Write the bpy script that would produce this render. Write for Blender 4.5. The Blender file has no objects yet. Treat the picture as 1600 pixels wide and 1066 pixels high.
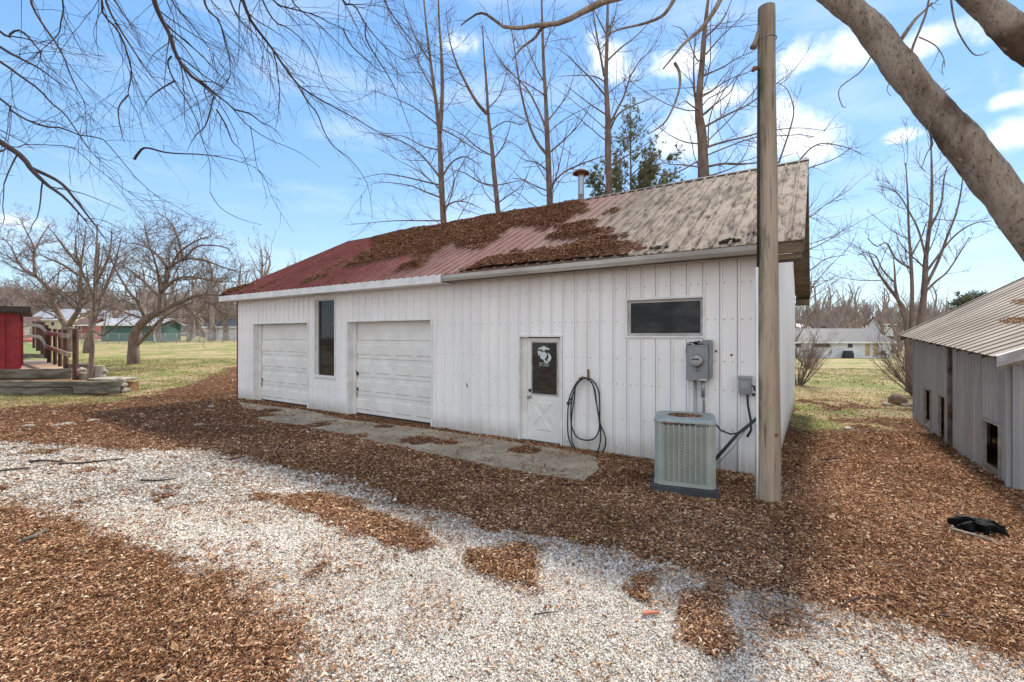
import bpy, math, random
import numpy as np
from mathutils import Vector, Matrix

# ------------------------------------------------------------------ camera, sky, sun, exposure
SC = bpy.context.scene
COL = SC.collection
cam_d = bpy.data.cameras.new("camera"); cam = bpy.data.objects.new("camera", cam_d); COL.objects.link(cam)
cam.location = (0, 0, 2.05); cam.rotation_euler = (math.radians(90), 0, 0)
cam_d.sensor_width = 36; cam_d.lens = 16.065; cam_d.shift_y = -0.005
cam_d.clip_start = 0.05; cam_d.clip_end = 3000
SC.camera = cam
SUN_AZ, SUN_EL = math.radians(32.0), math.radians(44.0)          # azimuth from +Y towards +X
W = bpy.data.worlds.new("World"); SC.world = W; W.use_nodes = True
SKY_STRENGTH, EXPOSURE = 0.118, 1.17

def build_world():
    nt = W.node_tree; nt.nodes.clear(); N = nt.nodes.new; L = nt.links.new
    out = N("ShaderNodeOutputWorld"); bg = N("ShaderNodeBackground"); sky = N("ShaderNodeTexSky")
    sky.sky_type = 'NISHITA'; sky.sun_disc = False; sky.sun_elevation = SUN_EL; sky.sun_rotation = SUN_AZ
    sky.dust_density = 0.15; sky.air_density = 1.0; sky.ozone_density = 1.6; sky.altitude = 200
    tc = N("ShaderNodeTexCoord")
    # soft cumulus: a few puffs given as directions in the sky, broken up by noise
    clouds = [(940, 95, 50, 34), (1070, 95, 42, 20), (1235, 215, 120, 52), (1065, 222, 70, 44), (1335, 80, 50, 40),
              (1445, 62, 62, 30), (1240, 95, 60, 32), (1575, 212, 55, 28), (1405, 214, 40, 14), (712, 70, 36, 20),
              (1580, 155, 30, 14), (1130, 150, 60, 16), (15, 345, 60, 20), (1700, 120, 90, 50), (1760, 300, 90, 40)]
    wav = N("ShaderNodeTexNoise"); wav.inputs['Scale'].default_value = 9; wav.inputs['Detail'].default_value = 9
    wav.inputs['Roughness'].default_value = .62
    L(tc.outputs['Generated'], wav.inputs['Vector'])
    cur = None
    for (px, py, rx, ry) in clouds:
        d = Vector(((px-800)/714, 1, (525-py)/714)); k = d.length; d.normalize()
        s = N("ShaderNodeVectorMath"); s.operation = 'SUBTRACT'; L(tc.outputs['Generated'], s.inputs[0]); s.inputs[1].default_value = d
        m = N("ShaderNodeVectorMath"); m.operation = 'MULTIPLY'; L(s.outputs[0], m.inputs[0])
        m.inputs[1].default_value = (714*k/rx, 714*k/rx, 714*k/ry*.9)
        ln = N("ShaderNodeVectorMath"); ln.operation = 'LENGTH'; L(m.outputs[0], ln.inputs[0])
        a = N("ShaderNodeMath"); a.operation = 'SUBTRACT'; a.inputs[0].default_value = 1; L(ln.outputs['Value'], a.inputs[1])
        if cur is None: cur = a.outputs[0]
        else:
            mx = N("ShaderNodeMath"); mx.operation = 'SMOOTH_MAX'; mx.inputs[2].default_value = .25
            L(cur, mx.inputs[0]); L(a.outputs[0], mx.inputs[1]); cur = mx.outputs[0]
    nz = N("ShaderNodeMath"); nz.operation = 'MULTIPLY_ADD'; L(wav.outputs['Fac'], nz.inputs[0]); nz.inputs[1].default_value = 3.4; nz.inputs[2].default_value = -1.95
    ad = N("ShaderNodeMath"); ad.operation = 'ADD'; L(cur, ad.inputs[0]); L(nz.outputs[0], ad.inputs[1])
    mr = N("ShaderNodeMapRange"); mr.interpolation_type = 'SMOOTHSTEP'; L(ad.outputs[0], mr.inputs[0])
    mr.inputs[1].default_value = -.25; mr.inputs[2].default_value = .75; mr.inputs[4].default_value = .93
    # thin high veil
    st = N("ShaderNodeMapping"); st.inputs['Scale'].default_value = (2.2, 2.2, 9); L(tc.outputs['Generated'], st.inputs[0])
    v = N("ShaderNodeTexNoise"); v.inputs['Scale'].default_value = 2; v.inputs['Detail'].default_value = 6; L(st.outputs[0], v.inputs['Vector'])
    vr = N("ShaderNodeMapRange"); L(v.outputs['Fac'], vr.inputs[0]); vr.inputs[1].default_value = .5; vr.inputs[2].default_value = .8; vr.inputs[4].default_value = .28
    mxx = N("ShaderNodeMath"); mxx.operation = 'MAXIMUM'; L(mr.outputs[0], mxx.inputs[0]); L(vr.outputs[0], mxx.inputs[1])
    hs = N("ShaderNodeHueSaturation"); hs.inputs['Saturation'].default_value = .95; hs.inputs['Value'].default_value = 1.0
    L(sky.outputs[0], hs.inputs['Color'])
    # clear blue with a pale horizon, blended with the physical sky
    sz = N("ShaderNodeSeparateXYZ"); L(tc.outputs['Generated'], sz.inputs[0])
    rp = N("ShaderNodeValToRGB"); L(sz.outputs[2], rp.inputs[0]); e = rp.color_ramp.elements
    e[0].position = 0.0; e[0].color = (.54, .72, .86, 1); e[1].position = .9; e[1].color = (.10, .27, .72, 1)
    for p_, c_ in ((.12, (.43, .66, .89, 1)), (.3, (.25, .51, .89, 1)), (.5, (.19, .45, .88, 1))):
        q_ = e.new(p_); q_.color = c_
    sc5 = N("ShaderNodeVectorMath"); sc5.operation = 'SCALE'; L(rp.outputs[0], sc5.inputs[0]); sc5.inputs['Scale'].default_value = 4.35
    bl = N("ShaderNodeMix"); bl.data_type = 'RGBA'; bl.inputs['Factor'].default_value = .78; L(hs.outputs[0], bl.inputs['A']); L(sc5.outputs[0], bl.inputs['B'])
    # broken white cloud added behind the camera, out of view, for neutral fill light
    yb = N("ShaderNodeMapRange"); L(sz.outputs[1], yb.inputs[0]); yb.inputs[1].default_value = .05; yb.inputs[2].default_value = -.5; yb.inputs[4].default_value = .75
    cn = N("ShaderNodeMath"); cn.operation = 'MULTIPLY_ADD'; L(wav.outputs['Fac'], cn.inputs[0]); cn.inputs[1].default_value = .8; L(yb.outputs[0], cn.inputs[2])
    cr_ = N("ShaderNodeMapRange"); L(cn.outputs[0], cr_.inputs[0]); cr_.inputs[1].default_value = .7; cr_.inputs[2].default_value = 1.0
    mx2 = N("ShaderNodeMath"); mx2.operation = 'MAXIMUM'; L(mxx.outputs[0], mx2.inputs[0]); L(cr_.outputs[0], mx2.inputs[1]); mxx = mx2
    mix = N("ShaderNodeMix"); mix.data_type = 'RGBA'; L(mxx.outputs[0], mix.inputs['Factor'])
    L(bl.outputs['Result'], mix.inputs['A']); mix.inputs['B'].default_value = (5.0, 5.2, 5.5, 1)
    L(mix.outputs['Result'], bg.inputs[0]); bg.inputs[1].default_value = SKY_STRENGTH
    L(bg.outputs[0], out.inputs[0])
build_world()
sd = bpy.data.lights.new("sun", 'SUN'); sun = bpy.data.objects.new("sun", sd); COL.objects.link(sun)
sd.energy = 2.7; sd.angle = math.radians(4); sd.color = (1.0, .93, .82)
sdir = Vector((math.sin(SUN_AZ)*math.cos(SUN_EL), math.cos(SUN_AZ)*math.cos(SUN_EL), math.sin(SUN_EL)))
sun.rotation_euler = sdir.to_track_quat('Z', 'Y').to_euler()
sun.location = (10, 10, 30)
SC.view_settings.view_transform = 'Standard'; SC.view_settings.look = 'None'
SC.view_settings.exposure = EXPOSURE; SC.view_settings.gamma = 1; SC.view_settings.use_curve_mapping = False
SC.cycles.max_bounces = 6; SC.cycles.transparent_max_bounces = 12

# ------------------------------------------------------------------ helpers
F = 714.0
def at(px, py, Y):                       # a point at depth Y seen where the photograph shows it
    return np.array([(px-800)/F*Y, Y, 2.05+(525-py)/F*Y])
def tag(o, label, cat, group=None, kind=None):
    if label: o['label'] = label
    if cat: o['category'] = cat
    if group: o['group'] = group
    if kind: o['kind'] = kind
    return o
def empty(name, loc=(0, 0, 0), rz=0):
    o = bpy.data.objects.new(name, None); o.empty_display_size = .1; COL.objects.link(o)
    o.location = loc; o.rotation_euler = (0, 0, rz); return o
def thing(name, label, cat, loc=(0, 0, 0), rz=0, group=None):
    return tag(empty(name, loc, rz), label, cat, group)
def copy_tree(o, parent=None):
    c = o.copy(); COL.objects.link(c)
    if parent is not None: c.parent = parent
    for ch in o.children: copy_tree(ch, c)
    return c
def np_mesh(name, V, Fs, mat, parent=None, smooth=False):
    """V (n,3); Fs list of (m,k) index arrays"""
    me = bpy.data.meshes.new(name); V = np.asarray(V, np.float32)
    me.vertices.add(len(V)); me.vertices.foreach_set('co', V.ravel())
    tot = np.concatenate([np.full(len(f), f.shape[1]) for f in Fs]); idx = np.concatenate([f.ravel() for f in Fs])
    me.loops.add(len(idx)); me.loops.foreach_set('vertex_index', idx.astype(np.int32))
    me.polygons.add(len(tot)); me.polygons.foreach_set('loop_start', np.concatenate([[0], np.cumsum(tot)[:-1]]).astype(np.int32))
    if smooth: me.polygons.foreach_set('use_smooth', np.ones(len(tot), bool))
    me.update(calc_edges=True); me.materials.append(mat)
    o = bpy.data.objects.new(name, me); COL.objects.link(o)
    if parent is not None: o.parent = parent
    return o
class MB:
    def __init__(s): s.v = []; s.f = []; s.sm = []
    def add(s, vs, fs, smooth=False):
        b = len(s.v); s.v += [tuple(v) for v in vs]
        for f in fs: s.f.append(tuple(i+b for i in f)); s.sm.append(smooth)
        return s
    def box(s, x0, x1, y0, y1, z0, z1, M=None):
        vs = [Vector(p) for p in ((x0,y0,z0),(x1,y0,z0),(x1,y1,z0),(x0,y1,z0),(x0,y0,z1),(x1,y0,z1),(x1,y1,z1),(x0,y1,z1))]
        if M is not None: vs = [M @ v for v in vs]
        return s.add(vs, [(0,3,2,1),(4,5,6,7),(0,1,5,4),(1,2,6,5),(2,3,7,6),(3,0,4,7)])
    def bbox(s, x0, x1, y0, y1, z0, z1, b=.006, M=None):    # box with chamfered vertical & horizontal edges
        import bmesh
        bm = bmesh.new(); bmesh.ops.create_cube(bm, size=1)
        for v in bm.verts: v.co = ((v.co.x+.5)*(x1-x0)+x0, (v.co.y+.5)*(y1-y0)+y0, (v.co.z+.5)*(z1-z0)+z0)
        bmesh.ops.bevel(bm, geom=bm.edges[:], offset=b, segments=2, profile=.5, affect='EDGES')
        bm.verts.ensure_lookup_table()
        vs = [v.co.copy() if M is None else M @ v.co for v in bm.verts]
        s.add(vs, [[v.index for v in f.verts] for f in bm.faces]); bm.free(); return s
    def prism(s, poly, axis, a, b, M=None):                  # polygon extruded along an axis
        def P(p, t):
            q = {'x': (t, p[0], p[1]), 'y': (p[0], t, p[1]), 'z': (p[0], p[1], t)}[axis]
            q = Vector(q); return M @ q if M is not None else q
        n = len(poly); vs = [P(p, a) for p in poly]+[P(p, b) for p in poly]
        return s.add(vs, [tuple(range(n))[::-1], tuple(range(n, 2*n))]+[(i, (i+1) % n, n+(i+1) % n, n+i) for i in range(n)])
    def tube(s, pts, r, n=8, caps=True):
        pts = [Vector(p) for p in pts]; rs = r if hasattr(r, '__len__') else [r]*len(pts)
        vs = []; ref = None
        for i, p in enumerate(pts):
            t = (pts[min(i+1, len(pts)-1)]-pts[max(i-1, 0)]).normalized()
            if ref is None: ref = t.orthogonal().normalized()
            u = (ref-t*ref.dot(t)).normalized(); ref = u; w = t.cross(u)
            for k in range(n):
                a = 2*math.pi*k/n; vs.append(p+(u*math.cos(a)+w*math.sin(a))*rs[i])
        fs = [(i*n+k, i*n+(k+1) % n, (i+1)*n+(k+1) % n, (i+1)*n+k) for i in range(len(pts)-1) for k in range(n)]
        b = len(s.v); s.add(vs, fs, True)
        if caps:
            s.f.append(tuple(b+k for k in range(n))[::-1]); s.sm.append(False)
            s.f.append(tuple(b+(len(pts)-1)*n+k for k in range(n))); s.sm.append(False)
        return s
    def lathe(s, prof, c=(0, 0, 0), n=24, M=None):           # (r, z) profile about z
        vs = []
        for (r, z) in prof:
            for k in range(n):
                a = 2*math.pi*k/n; v = Vector((r*math.cos(a), r*math.sin(a), z))
                if M is not None: v = M @ v
                vs.append(v+Vector(c))
        fs = [(i*n+k, i*n+(k+1) % n, (i+1)*n+(k+1) % n, (i+1)*n+k) for i in range(len(prof)-1) for k in range(n)]
        return s.add(vs, fs, True)
    def build(s, name, mat, parent=None, label=None):
        me = bpy.data.meshes.new(name); me.from_pydata(s.v, [], s.f); me.polygons.foreach_set('use_smooth', s.sm)
        me.materials.append(mat); me.update()
        o = bpy.data.objects.new(name, me); COL.objects.link(o)
        if parent is not None: o.parent = parent
        if label: o['label'] = label
        return o
# numpy value noise (fbm) in 2D
_rg = np.random.default_rng(5); _T = _rg.random((256, 256))
def vnoise(x, y):
    xi = np.floor(x).astype(int); yi = np.floor(y).astype(int); fx = x-xi; fy = y-yi
    fx = fx*fx*(3-2*fx); fy = fy*fy*(3-2*fy)
    g = lambda a, b: _T[a & 255, b & 255]
    return (g(xi, yi)*(1-fx)+g(xi+1, yi)*fx)*(1-fy)+(g(xi, yi+1)*(1-fx)+g(xi+1, yi+1)*fx)*fy
def fbm(x, y, s=1., o=5):
    r = 0; a = .5; t = 0
    for i in range(o):
        r = r+a*vnoise(x*s+17.3*i, y*s+9.1*i); t += a; a *= .55; s *= 2.03
    return r/t
def sdist(px, py, poly):                  # signed distance, positive inside
    poly = np.asarray(poly, float); d = np.full(px.shape, 1e9); ins = np.zeros(px.shape, bool)
    for i in range(len(poly)):
        a = poly[i]; b = poly[(i+1) % len(poly)]; e = b-a
        t = np.clip(((px-a[0])*e[0]+(py-a[1])*e[1])/(e@e+1e-12), 0, 1)
        d = np.minimum(d, np.hypot(px-a[0]-t*e[0], py-a[1]-t*e[1]))
        c = ((a[1] > py) != (b[1] > py)) & (px < (b[0]-a[0])*(py-a[1])/(b[1]-a[1]+1e-12)+a[0]); ins ^= c
    return np.where(ins, d, -d)
def sstep(x, a, b):
    t = np.clip((x-a)/(b-a), 0, 1); return t*t*(3-2*t)

# ------------------------------------------------------------------ materials
def new_mat(name):
    m = bpy.data.materials.new(name); m.use_nodes = True; nt = m.node_tree; nt.nodes.clear()
    out = nt.nodes.new("ShaderNodeOutputMaterial"); b = nt.nodes.new("ShaderNodeBsdfPrincipled")
    nt.links.new(b.outputs[0], out.inputs[0]); return m, nt, b, out
def nd(nt, t, inp=None, **kw):
    n = nt.nodes.new("ShaderNode"+t)
    for k, v in kw.items(): setattr(n, k, v)
    for k, v in (inp or {}).items():
        if hasattr(v, 'is_output'): nt.links.new(v, n.inputs[k])
        else: n.inputs[k].default_value = v
    return n
def c4(c): return (c[0], c[1], c[2], 1)
def mixc(nt, f, a, b, mode='MIX'):
    n = nt.nodes.new("ShaderNodeMix"); n.data_type = 'RGBA'; n.blend_type = mode
    for k, v in (('Factor', f), ('A', a), ('B', b)):
        s = [i for i in n.inputs if i.name == k and (i.type == ('VALUE' if k == 'Factor' else 'RGBA'))][0]
        if hasattr(v, 'is_output'): nt.links.new(v, s)
        else: s.default_value = v if k == 'Factor' else c4(v)
    return [o for o in n.outputs if o.type == 'RGBA'][0]
def rng_(nt, x, a, b, c=0., d=1.):
    return nd(nt, "MapRange", {0: x, 1: a, 2: b, 3: c, 4: d}, interpolation_type='SMOOTHSTEP').outputs[0]
def tex(nt, scale, stretch=(1, 1, 1), detail=6, rough=.55, coord='Object', kind='Noise'):
    tc = nd(nt, "TexCoord"); mp = nd(nt, "Mapping", {0: tc.outputs[coord], 3: stretch})
    if kind == 'Noise': return nd(nt, "TexNoise", {'Vector': mp.outputs[0], 'Scale': scale, 'Detail': detail, 'Roughness': rough}).outputs['Fac']
    return nd(nt, "TexVoronoi", {'Vector': mp.outputs[0], 'Scale': scale})
def bump(nt, b, h, strength=.3, dist=.02):
    n = nd(nt, "Bump", {'Strength': strength, 'Distance': dist, 'Height': h}); nt.links.new(n.outputs[0], b.inputs['Normal'])
def M(name, c1, c2=None, scale=4, rough=.7, bs=.25, bscale=30, metal=0, spec=.4, stretch=(1, 1, 1), lo=.35, hi=.65, c3=None, s3=9, l3=.58, h3=.7, bd=.01):
    m, nt, b, out = new_mat(name)
    c2 = c2 or tuple(x*.75 for x in c1)
    f = rng_(nt, tex(nt, scale, stretch), lo, hi); col = mixc(nt, f, c1, c2)
    if c3: col = mixc(nt, rng_(nt, tex(nt, s3, stretch, 8, .65), l3, h3), col, c3)
    nt.links.new(col, b.inputs['Base Color']); b.inputs['Roughness'].default_value = rough
    b.inputs['Metallic'].default_value = metal; b.inputs['Specular IOR Level'].default_value = spec
    if bs: bump(nt, b, tex(nt, bscale, stretch), bs, bd)
    return m
def M_island(name, ramp, rough=.8, trans=0, patch=None):
    m, nt, b, out = new_mat(name); g = nd(nt, "NewGeometry"); r = nd(nt, "ValToRGB", {0: g.outputs['Random Per Island']}); R_ = r
    r.color_ramp.interpolation = 'LINEAR'
    while len(r.color_ramp.elements) < len(ramp): r.color_ramp.elements.new(.5)
    for e, (p, c) in zip(r.color_ramp.elements, ramp): e.position = p; e.color = c4(c)
    if patch:                             # drier, paler drifts against damper, darker ones
        f = rng_(nt, tex(nt, .75, detail=7, rough=.65), .38, .62); hv = nd(nt, "HueSaturation", {'Saturation': .94, 'Value': 1.5, 'Color': r.outputs[0]}); dk = nd(nt, "HueSaturation", {'Saturation': 1.03, 'Value': 1.0, 'Color': r.outputs[0]})
        colr = mixc(nt, f, dk.outputs[0], hv.outputs[0])
    else: colr = r.outputs[0]
    nt.links.new(colr, b.inputs['Base Color']); b.inputs['Roughness'].default_value = rough; b.inputs['Specular IOR Level'].default_value = .25
    if trans:
        t = nd(nt, "BsdfTranslucent", {0: r.outputs[0]}); mx = nd(nt, "MixShader", {0: trans, 1: b.outputs[0], 2: t.outputs[0]})
        nt.links.new(mx.outputs[0], out.inputs[0])
    return m
m_white = M('white_painted_steel', (.85, .84, .82), (.78, .77, .75), 1.3, .42, .3, 2.2, c3=(.47, .45, .42), s3=1.6, l3=.64, h3=.9, stretch=(1, 1, .25), bd=.01)
def add_splash(m, z0, z1, c):
    nt = m.node_tree; b = [n for n in nt.nodes if n.type == 'BSDF_PRINCIPLED'][0]; src = b.inputs['Base Color'].links[0].from_socket
    tc = nd(nt, "TexCoord"); sx = nd(nt, "SeparateXYZ", {0: tc.outputs['Object']}); n = tex(nt, 5, (1, 1, .5), 8, .75)
    h = nd(nt, "Math", {0: n, 1: -.45, 2: sx.outputs[2]}, operation='MULTIPLY_ADD').outputs[0]
    f = rng_(nt, h, z1-.22, z0-.22, 0, .5); nt.links.new(mixc(nt, f, src, c), b.inputs['Base Color'])
add_splash(m_white, .0, .42, (.30, .25, .20))
m_trim = M('white_trim', (.78, .775, .76), (.66, .65, .62), 3, .5, .05, 20)
m_door = M('white_door_paint', (.78, .77, .73), (.70, .685, .645), 2, .5, .06, 14, c3=(.55, .53, .48), s3=3, l3=.7, h3=.9)
m_gutter = M('chalky_gutter_paint', (.5, .49, .46), (.33, .31, .28), 3, .6, .1, 20, stretch=(.4, 1, 1))
m_woodbr = M('weathered_brown_wood', (.19, .14, .09), (.10, .075, .05), 6, .85, .5, 25, stretch=(.3, 1, 1))
m_greyw = M('weathered_grey_timber', (.20, .175, .14), (.075, .062, .045), 5, .9, .6, 22, stretch=(.25, 1, 1), c3=(.05, .05, .03), s3=4)
m_lightw = M('sun_bleached_wood', (.36, .31, .25), (.2, .16, .12), 5, .9, .5, 24, stretch=(.25, 1, 1))
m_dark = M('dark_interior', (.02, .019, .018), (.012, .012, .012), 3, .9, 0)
m_black = M('black_rubber', (.018, .018, .02), (.03, .03, .032), 9, .5, .1, 40)
m_greybox = M('grey_enamel', (.27, .275, .29), (.22, .225, .24), 4, .45, .08, 60)
m_galv = M('galvanised_conduit', (.34, .34, .35), (.3, .31, .33), 6, .4, .1, 30, metal=.4)
m_chrome = M('bright_flue_metal', (.40, .40, .41), (.26, .26, .27), 3, .4, .05, 8, metal=.7, stretch=(1, 1, .3))
m_rust = M('rusty_metal', (.23, .10, .05), (.12, .06, .04), 12, .85, .3, 40)
m_concrete = M('weathered_concrete', (.42, .335, .235), (.29, .225, .155), 1.5, .9, .4, 35, c3=(.14, .11, .08), s3=6, l3=.55, h3=.75)
m_acgreen = M('faded_green_enamel', (.34, .365, .325), (.29, .315, .28), 3, .45, .08, 30, c3=(.31, .32, .25), s3=2.5, l3=.55, h3=.8)
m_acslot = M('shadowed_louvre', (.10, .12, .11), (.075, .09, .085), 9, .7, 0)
m_slate = M('dark_plastic_pad', (.05, .058, .065), (.035, .04, .045), 6, .7, .2, 30)
m_red = M('barn_red_steel', (.33, .022, .03), (.23, .015, .02), 3, .5, .1, 12)
m_glass, nt, b, out = new_mat('dark_window_glass')
b.inputs['Roughness'].default_value = .12; b.inputs['Specular IOR Level'].default_value = .22
nt.links.new(mixc(nt, rng_(nt, tex(nt, 2.2, (1, 1, 1.8), 7, .6), .42, .72), (.008, .009, .010), (.045, .045, .048)), b.inputs['Base Color'])
m_clear, nt, b, out = new_mat('window_glass')
b.inputs['Base Color'].default_value = (.02, .02, .022, 1); b.inputs['Roughness'].default_value = .04; b.inputs['Specular IOR Level'].default_value = .7
tr = nd(nt, "BsdfTransparent"); mx = nd(nt, "MixShader", {0: .55, 1: b.outputs[0], 2: tr.outputs[0]}); nt.links.new(mx.outputs[0], out.inputs[0])

# bare-tree bark
def bark(name, c1, c2, moss=None, fine=False):
    m, nt, b, out = new_mat(name)
    col = mixc(nt, rng_(nt, tex(nt, 5, (1, 1, .35), 8, .65), .35, .66), c1, c2)
    if moss: col = mixc(nt, rng_(nt, tex(nt, 1.7, (1, 1, .6), 7, .6), .5, .66), col, moss)
    if fine:
        col = mixc(nt, rng_(nt, tex(nt, 38, (1, 1, .4), 8, .75), .5, .68), col, (.07, .05, .04)); col = mixc(nt, rng_(nt, tex(nt, 9, (1, 1, .5), 8, .7), .58, .68), col, (.45, .38, .29))
    nt.links.new(col, b.inputs['Base Color']); b.inputs['Roughness'].default_value = .9; b.inputs['Specular IOR Level'].default_value = .2
    bump(nt, b, tex(nt, 30 if fine else 24, (1, 1, .3), 8, .75), 1.0 if fine else .7, .03 if fine else .02); return m
m_bush = bark('bush_stems', (.26, .19, .155), (.17, .12, .10))
m_bark_tall = bark('tall_tree_bark', (.22, .16, .125), (.12, .085, .065))
m_bark_near = bark('maple_bark', (.47, .39, .31), (.27, .215, .165), (.15, .105, .075), True)
m_bark_drk = bark('dark_twig_bark', (.085, .062, .055), (.05, .036, .032))
m_bark_br = bark('brown_tree_bark', (.24, .175, .14), (.13, .095, .075))
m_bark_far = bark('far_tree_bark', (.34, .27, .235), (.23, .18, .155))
# ------------------------------------------------------------------ ground
def gz(x, y):
    x = np.asarray(x, float); y = np.asarray(y, float)
    a = x/np.maximum(y, 6.); Lm = sstep(-a, .15, .5); Rm = sstep(a, .35, .65)
    d = np.clip(y-16, 0, None); d = np.where(d < 46, d, 46+(d-46)*.25)
    return Lm*.028*d-Rm*.02*d
def gpt(px, py): Y = 2.05*F/(py-525); return ((px-800)/F*Y, Y)
def gpoly(l): return [gpt(*p) for p in l]
BC = np.array([3.76, 6.62]); BX = np.array([.834, -.5517]); BY = np.array([.5517, .834]); BRZ = math.atan2(-.5517, .834)
def b2w(x, y): return BC+BX*x+BY*y
def w2b(X, Y): dx = X-BC[0]; dy = Y-BC[1]; return dx*BX[0]+dy*BX[1], dx*BY[0]+dy*BY[1]

grav_poly = gpoly([(-500, 672), (0, 690), (150, 700), (300, 702), (420, 722), (560, 755), (640, 790), (740, 812), (860, 835), (1000, 870),
                   (1150, 915), (1290, 945), (1440, 970), (1600, 1022), (1750, 1066)])+[(6, 1.5), (6, -4), (-2.0, -4), (-1.6, 1.5)]+\
    gpoly([(480, 1066), (470, 1010), (440, 950), (330, 895), (240, 872), (170, 845), (90, 802), (0, 790), (-500, 800)])
brown_in = [gpoly(p) for p in ([(400, 775), (510, 770), (600, 795), (690, 850), (660, 862), (560, 838), (430, 800)],
            [(725, 850), (850, 850), (885, 910), (830, 922), (740, 900), (700, 880)], [(1065, 925), (1130, 925), (1165, 1000), (1140, 1066), (1060, 1000)],
            [(1000, 905), (1020, 905), (1020, 915), (1000, 915)])]
lgrav = gpoly([(620, 930), (700, 935), (660, 1066), (480, 1066), (600, 1000)])
thin_in = gpoly([(1180, 940), (1330, 965), (1500, 1100), (1100, 1100)])
grass_L = [(-400, 400), (-400, 15.6)]+gpoly([(-300, 662), (0, 640), (190, 628), (300, 604), (372, 579)])+[(-9.5, 26), (-4, 40), (-4, 400)]
grass_R = [(4.5, 400), (8.2, 15.6)]+gpoly([(1243, 622), (1300, 628), (1380, 640), (1440, 640), (1600, 636)])+[(30, 13), (400, 13), (400, 400)]
apron_px = [(372, 629), (482, 643), (540, 657), (672, 672), (878, 704), (932, 716), (936, 735), (912, 752), (850, 744), (770, 728), (690, 712), (600, 695), (500, 672), (398, 654), (440, 650), (380, 638)]
apron = gpoly(apron_px)
piles = [(gpt(820, 706), .42, .1), (gpt(655, 690), .55, .06), (gpt(700, 694), .3, .05), (gpt(505, 664), .5, .05), (gpt(425, 643), .45, .06), (gpt(560, 683), .35, .04), (gpt(980, 745), .5, .08), (gpt(1160, 755), .3, .06), (gpt(600, 668), .4, .05)]
def masks(X, Y):
    n1 = fbm(X, Y, 1.1, 6); n2 = fbm(X+40, Y-13, 3.2, 5); n3 = fbm(X-9, Y+31, .33, 5)
    dn = (n1-.5)*.5+(n2-.5)*.4
    g = sstep(sdist(X, Y, grav_poly)+dn, -.10, .16)
    for p in brown_in: g = g*(1-.93*sstep(sdist(X, Y, p)+dn*.9, -.08, .12))
    g = g*(1-.8*sstep((n2-.5)+.5*(n1-.5), .2, .34))
    g = g*(1-.55*sstep(sdist(X, Y, thin_in)+dn*1.6, -.2, .3)*sstep(n2, .42, .56))
    g = np.maximum(g, .75*sstep(sdist(X, Y, lgrav)+dn*1.6, -.1, .35)*sstep(n2, .45, .6))
    gl = sstep(sdist(X, Y, grass_L)+dn*3.5, -1.2, 1.6); gr = sstep(sdist(X, Y, grass_R)+dn*2, -.5, .8)
    gr = np.maximum(gr, .8*sstep(n3+(n1-.5)*.6+.02*(Y-10), .56, .66)*sstep(X-.55*Y, 0, 1)*sstep(Y, 8.5, 11))
    gs = np.maximum(gl, gr)*(1-g)
    return g, gs
def axis(lo, hi, d, far_lo, far_hi, k=1.09):
    a = list(np.arange(lo, hi, d)); s = d
    while a[-1] < far_hi: s *= k; a.append(a[-1]+s)
    s = d; b = []; c = lo
    while c > far_lo: s *= k; c -= s; b.append(c)
    return np.array(b[::-1]+a)
xs = axis(-15, 9.5, .07, -420, 420, 1.1); ys = axis(1.6, 15, .06, -60, 420, 1.1)
GX, GY = np.meshgrid(xs, ys); GG, GS = masks(GX, GY)
def relief(X, Y, g):
    u, v = w2b(X, Y); near = sstep(np.hypot(X, Y-6), 40, 15)
    wall = sstep(-v, .3, 1.6)*1.0+sstep(u, .1, 1.)*1.; wall = np.clip(wall, 0, 1)
    z = ((fbm(X, Y, .9, 4)-.5)*.09+(fbm(X, Y, 5, 3)-.5)*.035)*near*wall
    for (c, r, h) in piles: z = z+h*np.exp(-((X-c[0])**2+(Y-c[1])**2*1.6)/(r*.6)**2)*(.6+.8*fbm(X, Y, 6, 3))
    return z-.015*g*near
GZ = gz(GX, GY)+relief(GX, GY, GG)
m_ground, nt, b, out = new_mat('ground_cover')
at_ = nd(nt, "Attribute", attribute_name='cover'); sp = nd(nt, "SeparateColor", {0: at_.outputs['Color']})
nA = tex(nt, 60, detail=8, rough=.7); nB = tex(nt, 11, detail=8, rough=.65); nC = tex(nt, 1.3, detail=8); nD = tex(nt, .22, detail=7)
leafc = mixc(nt, rng_(nt, nA, .38, .64), (.07, .03, .014), (.26, .12, .05)); leafc = mixc(nt, rng_(nt, nB, .56, .72), leafc, (.33, .2, .11))
leafc = mixc(nt, rng_(nt, nC, .35, .65, 0, .55), leafc, (.10, .05, .03))
vo = tex(nt, 52, kind='Vor'); vor = nd(nt, "ValToRGB", {0: vo.outputs['Distance']}); e = vor.color_ramp.elements
e[0].position = .1; e[0].color = (.60, .54, .46, 1); e[1].position = .75; e[1].color = (.16, .13, .11, 1)
gravc = mixc(nt, rng_(nt, nB, .45, .75, 0, .5), vor.outputs[0], (.32, .2, .13))
dry = mixc(nt, rng_(nt, nA, .35, .65), (.34, .24, .12), (.50, .39, .22))
grn = mixc(nt, rng_(nt, nA, .35, .65), (.15, .18, .04), (.27, .28, .09))
gf = nd(nt, "Math", {0: nC, 1: nD}, operation='ADD').outputs[0]
grassc = mixc(nt, rng_(nt, gf, .90, 1.12), dry, grn)
grassc = mixc(nt, rng_(nt, nB, .6, .7, 0, .6), grassc, (.26, .13, .06))
f1 = nd(nt, "Math", {0: nB, 1: .6, 2: sp.outputs[1]}, operation='MULTIPLY_ADD').outputs[0]
col = mixc(nt, rng_(nt, f1, .68, .95), leafc, grassc)
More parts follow.
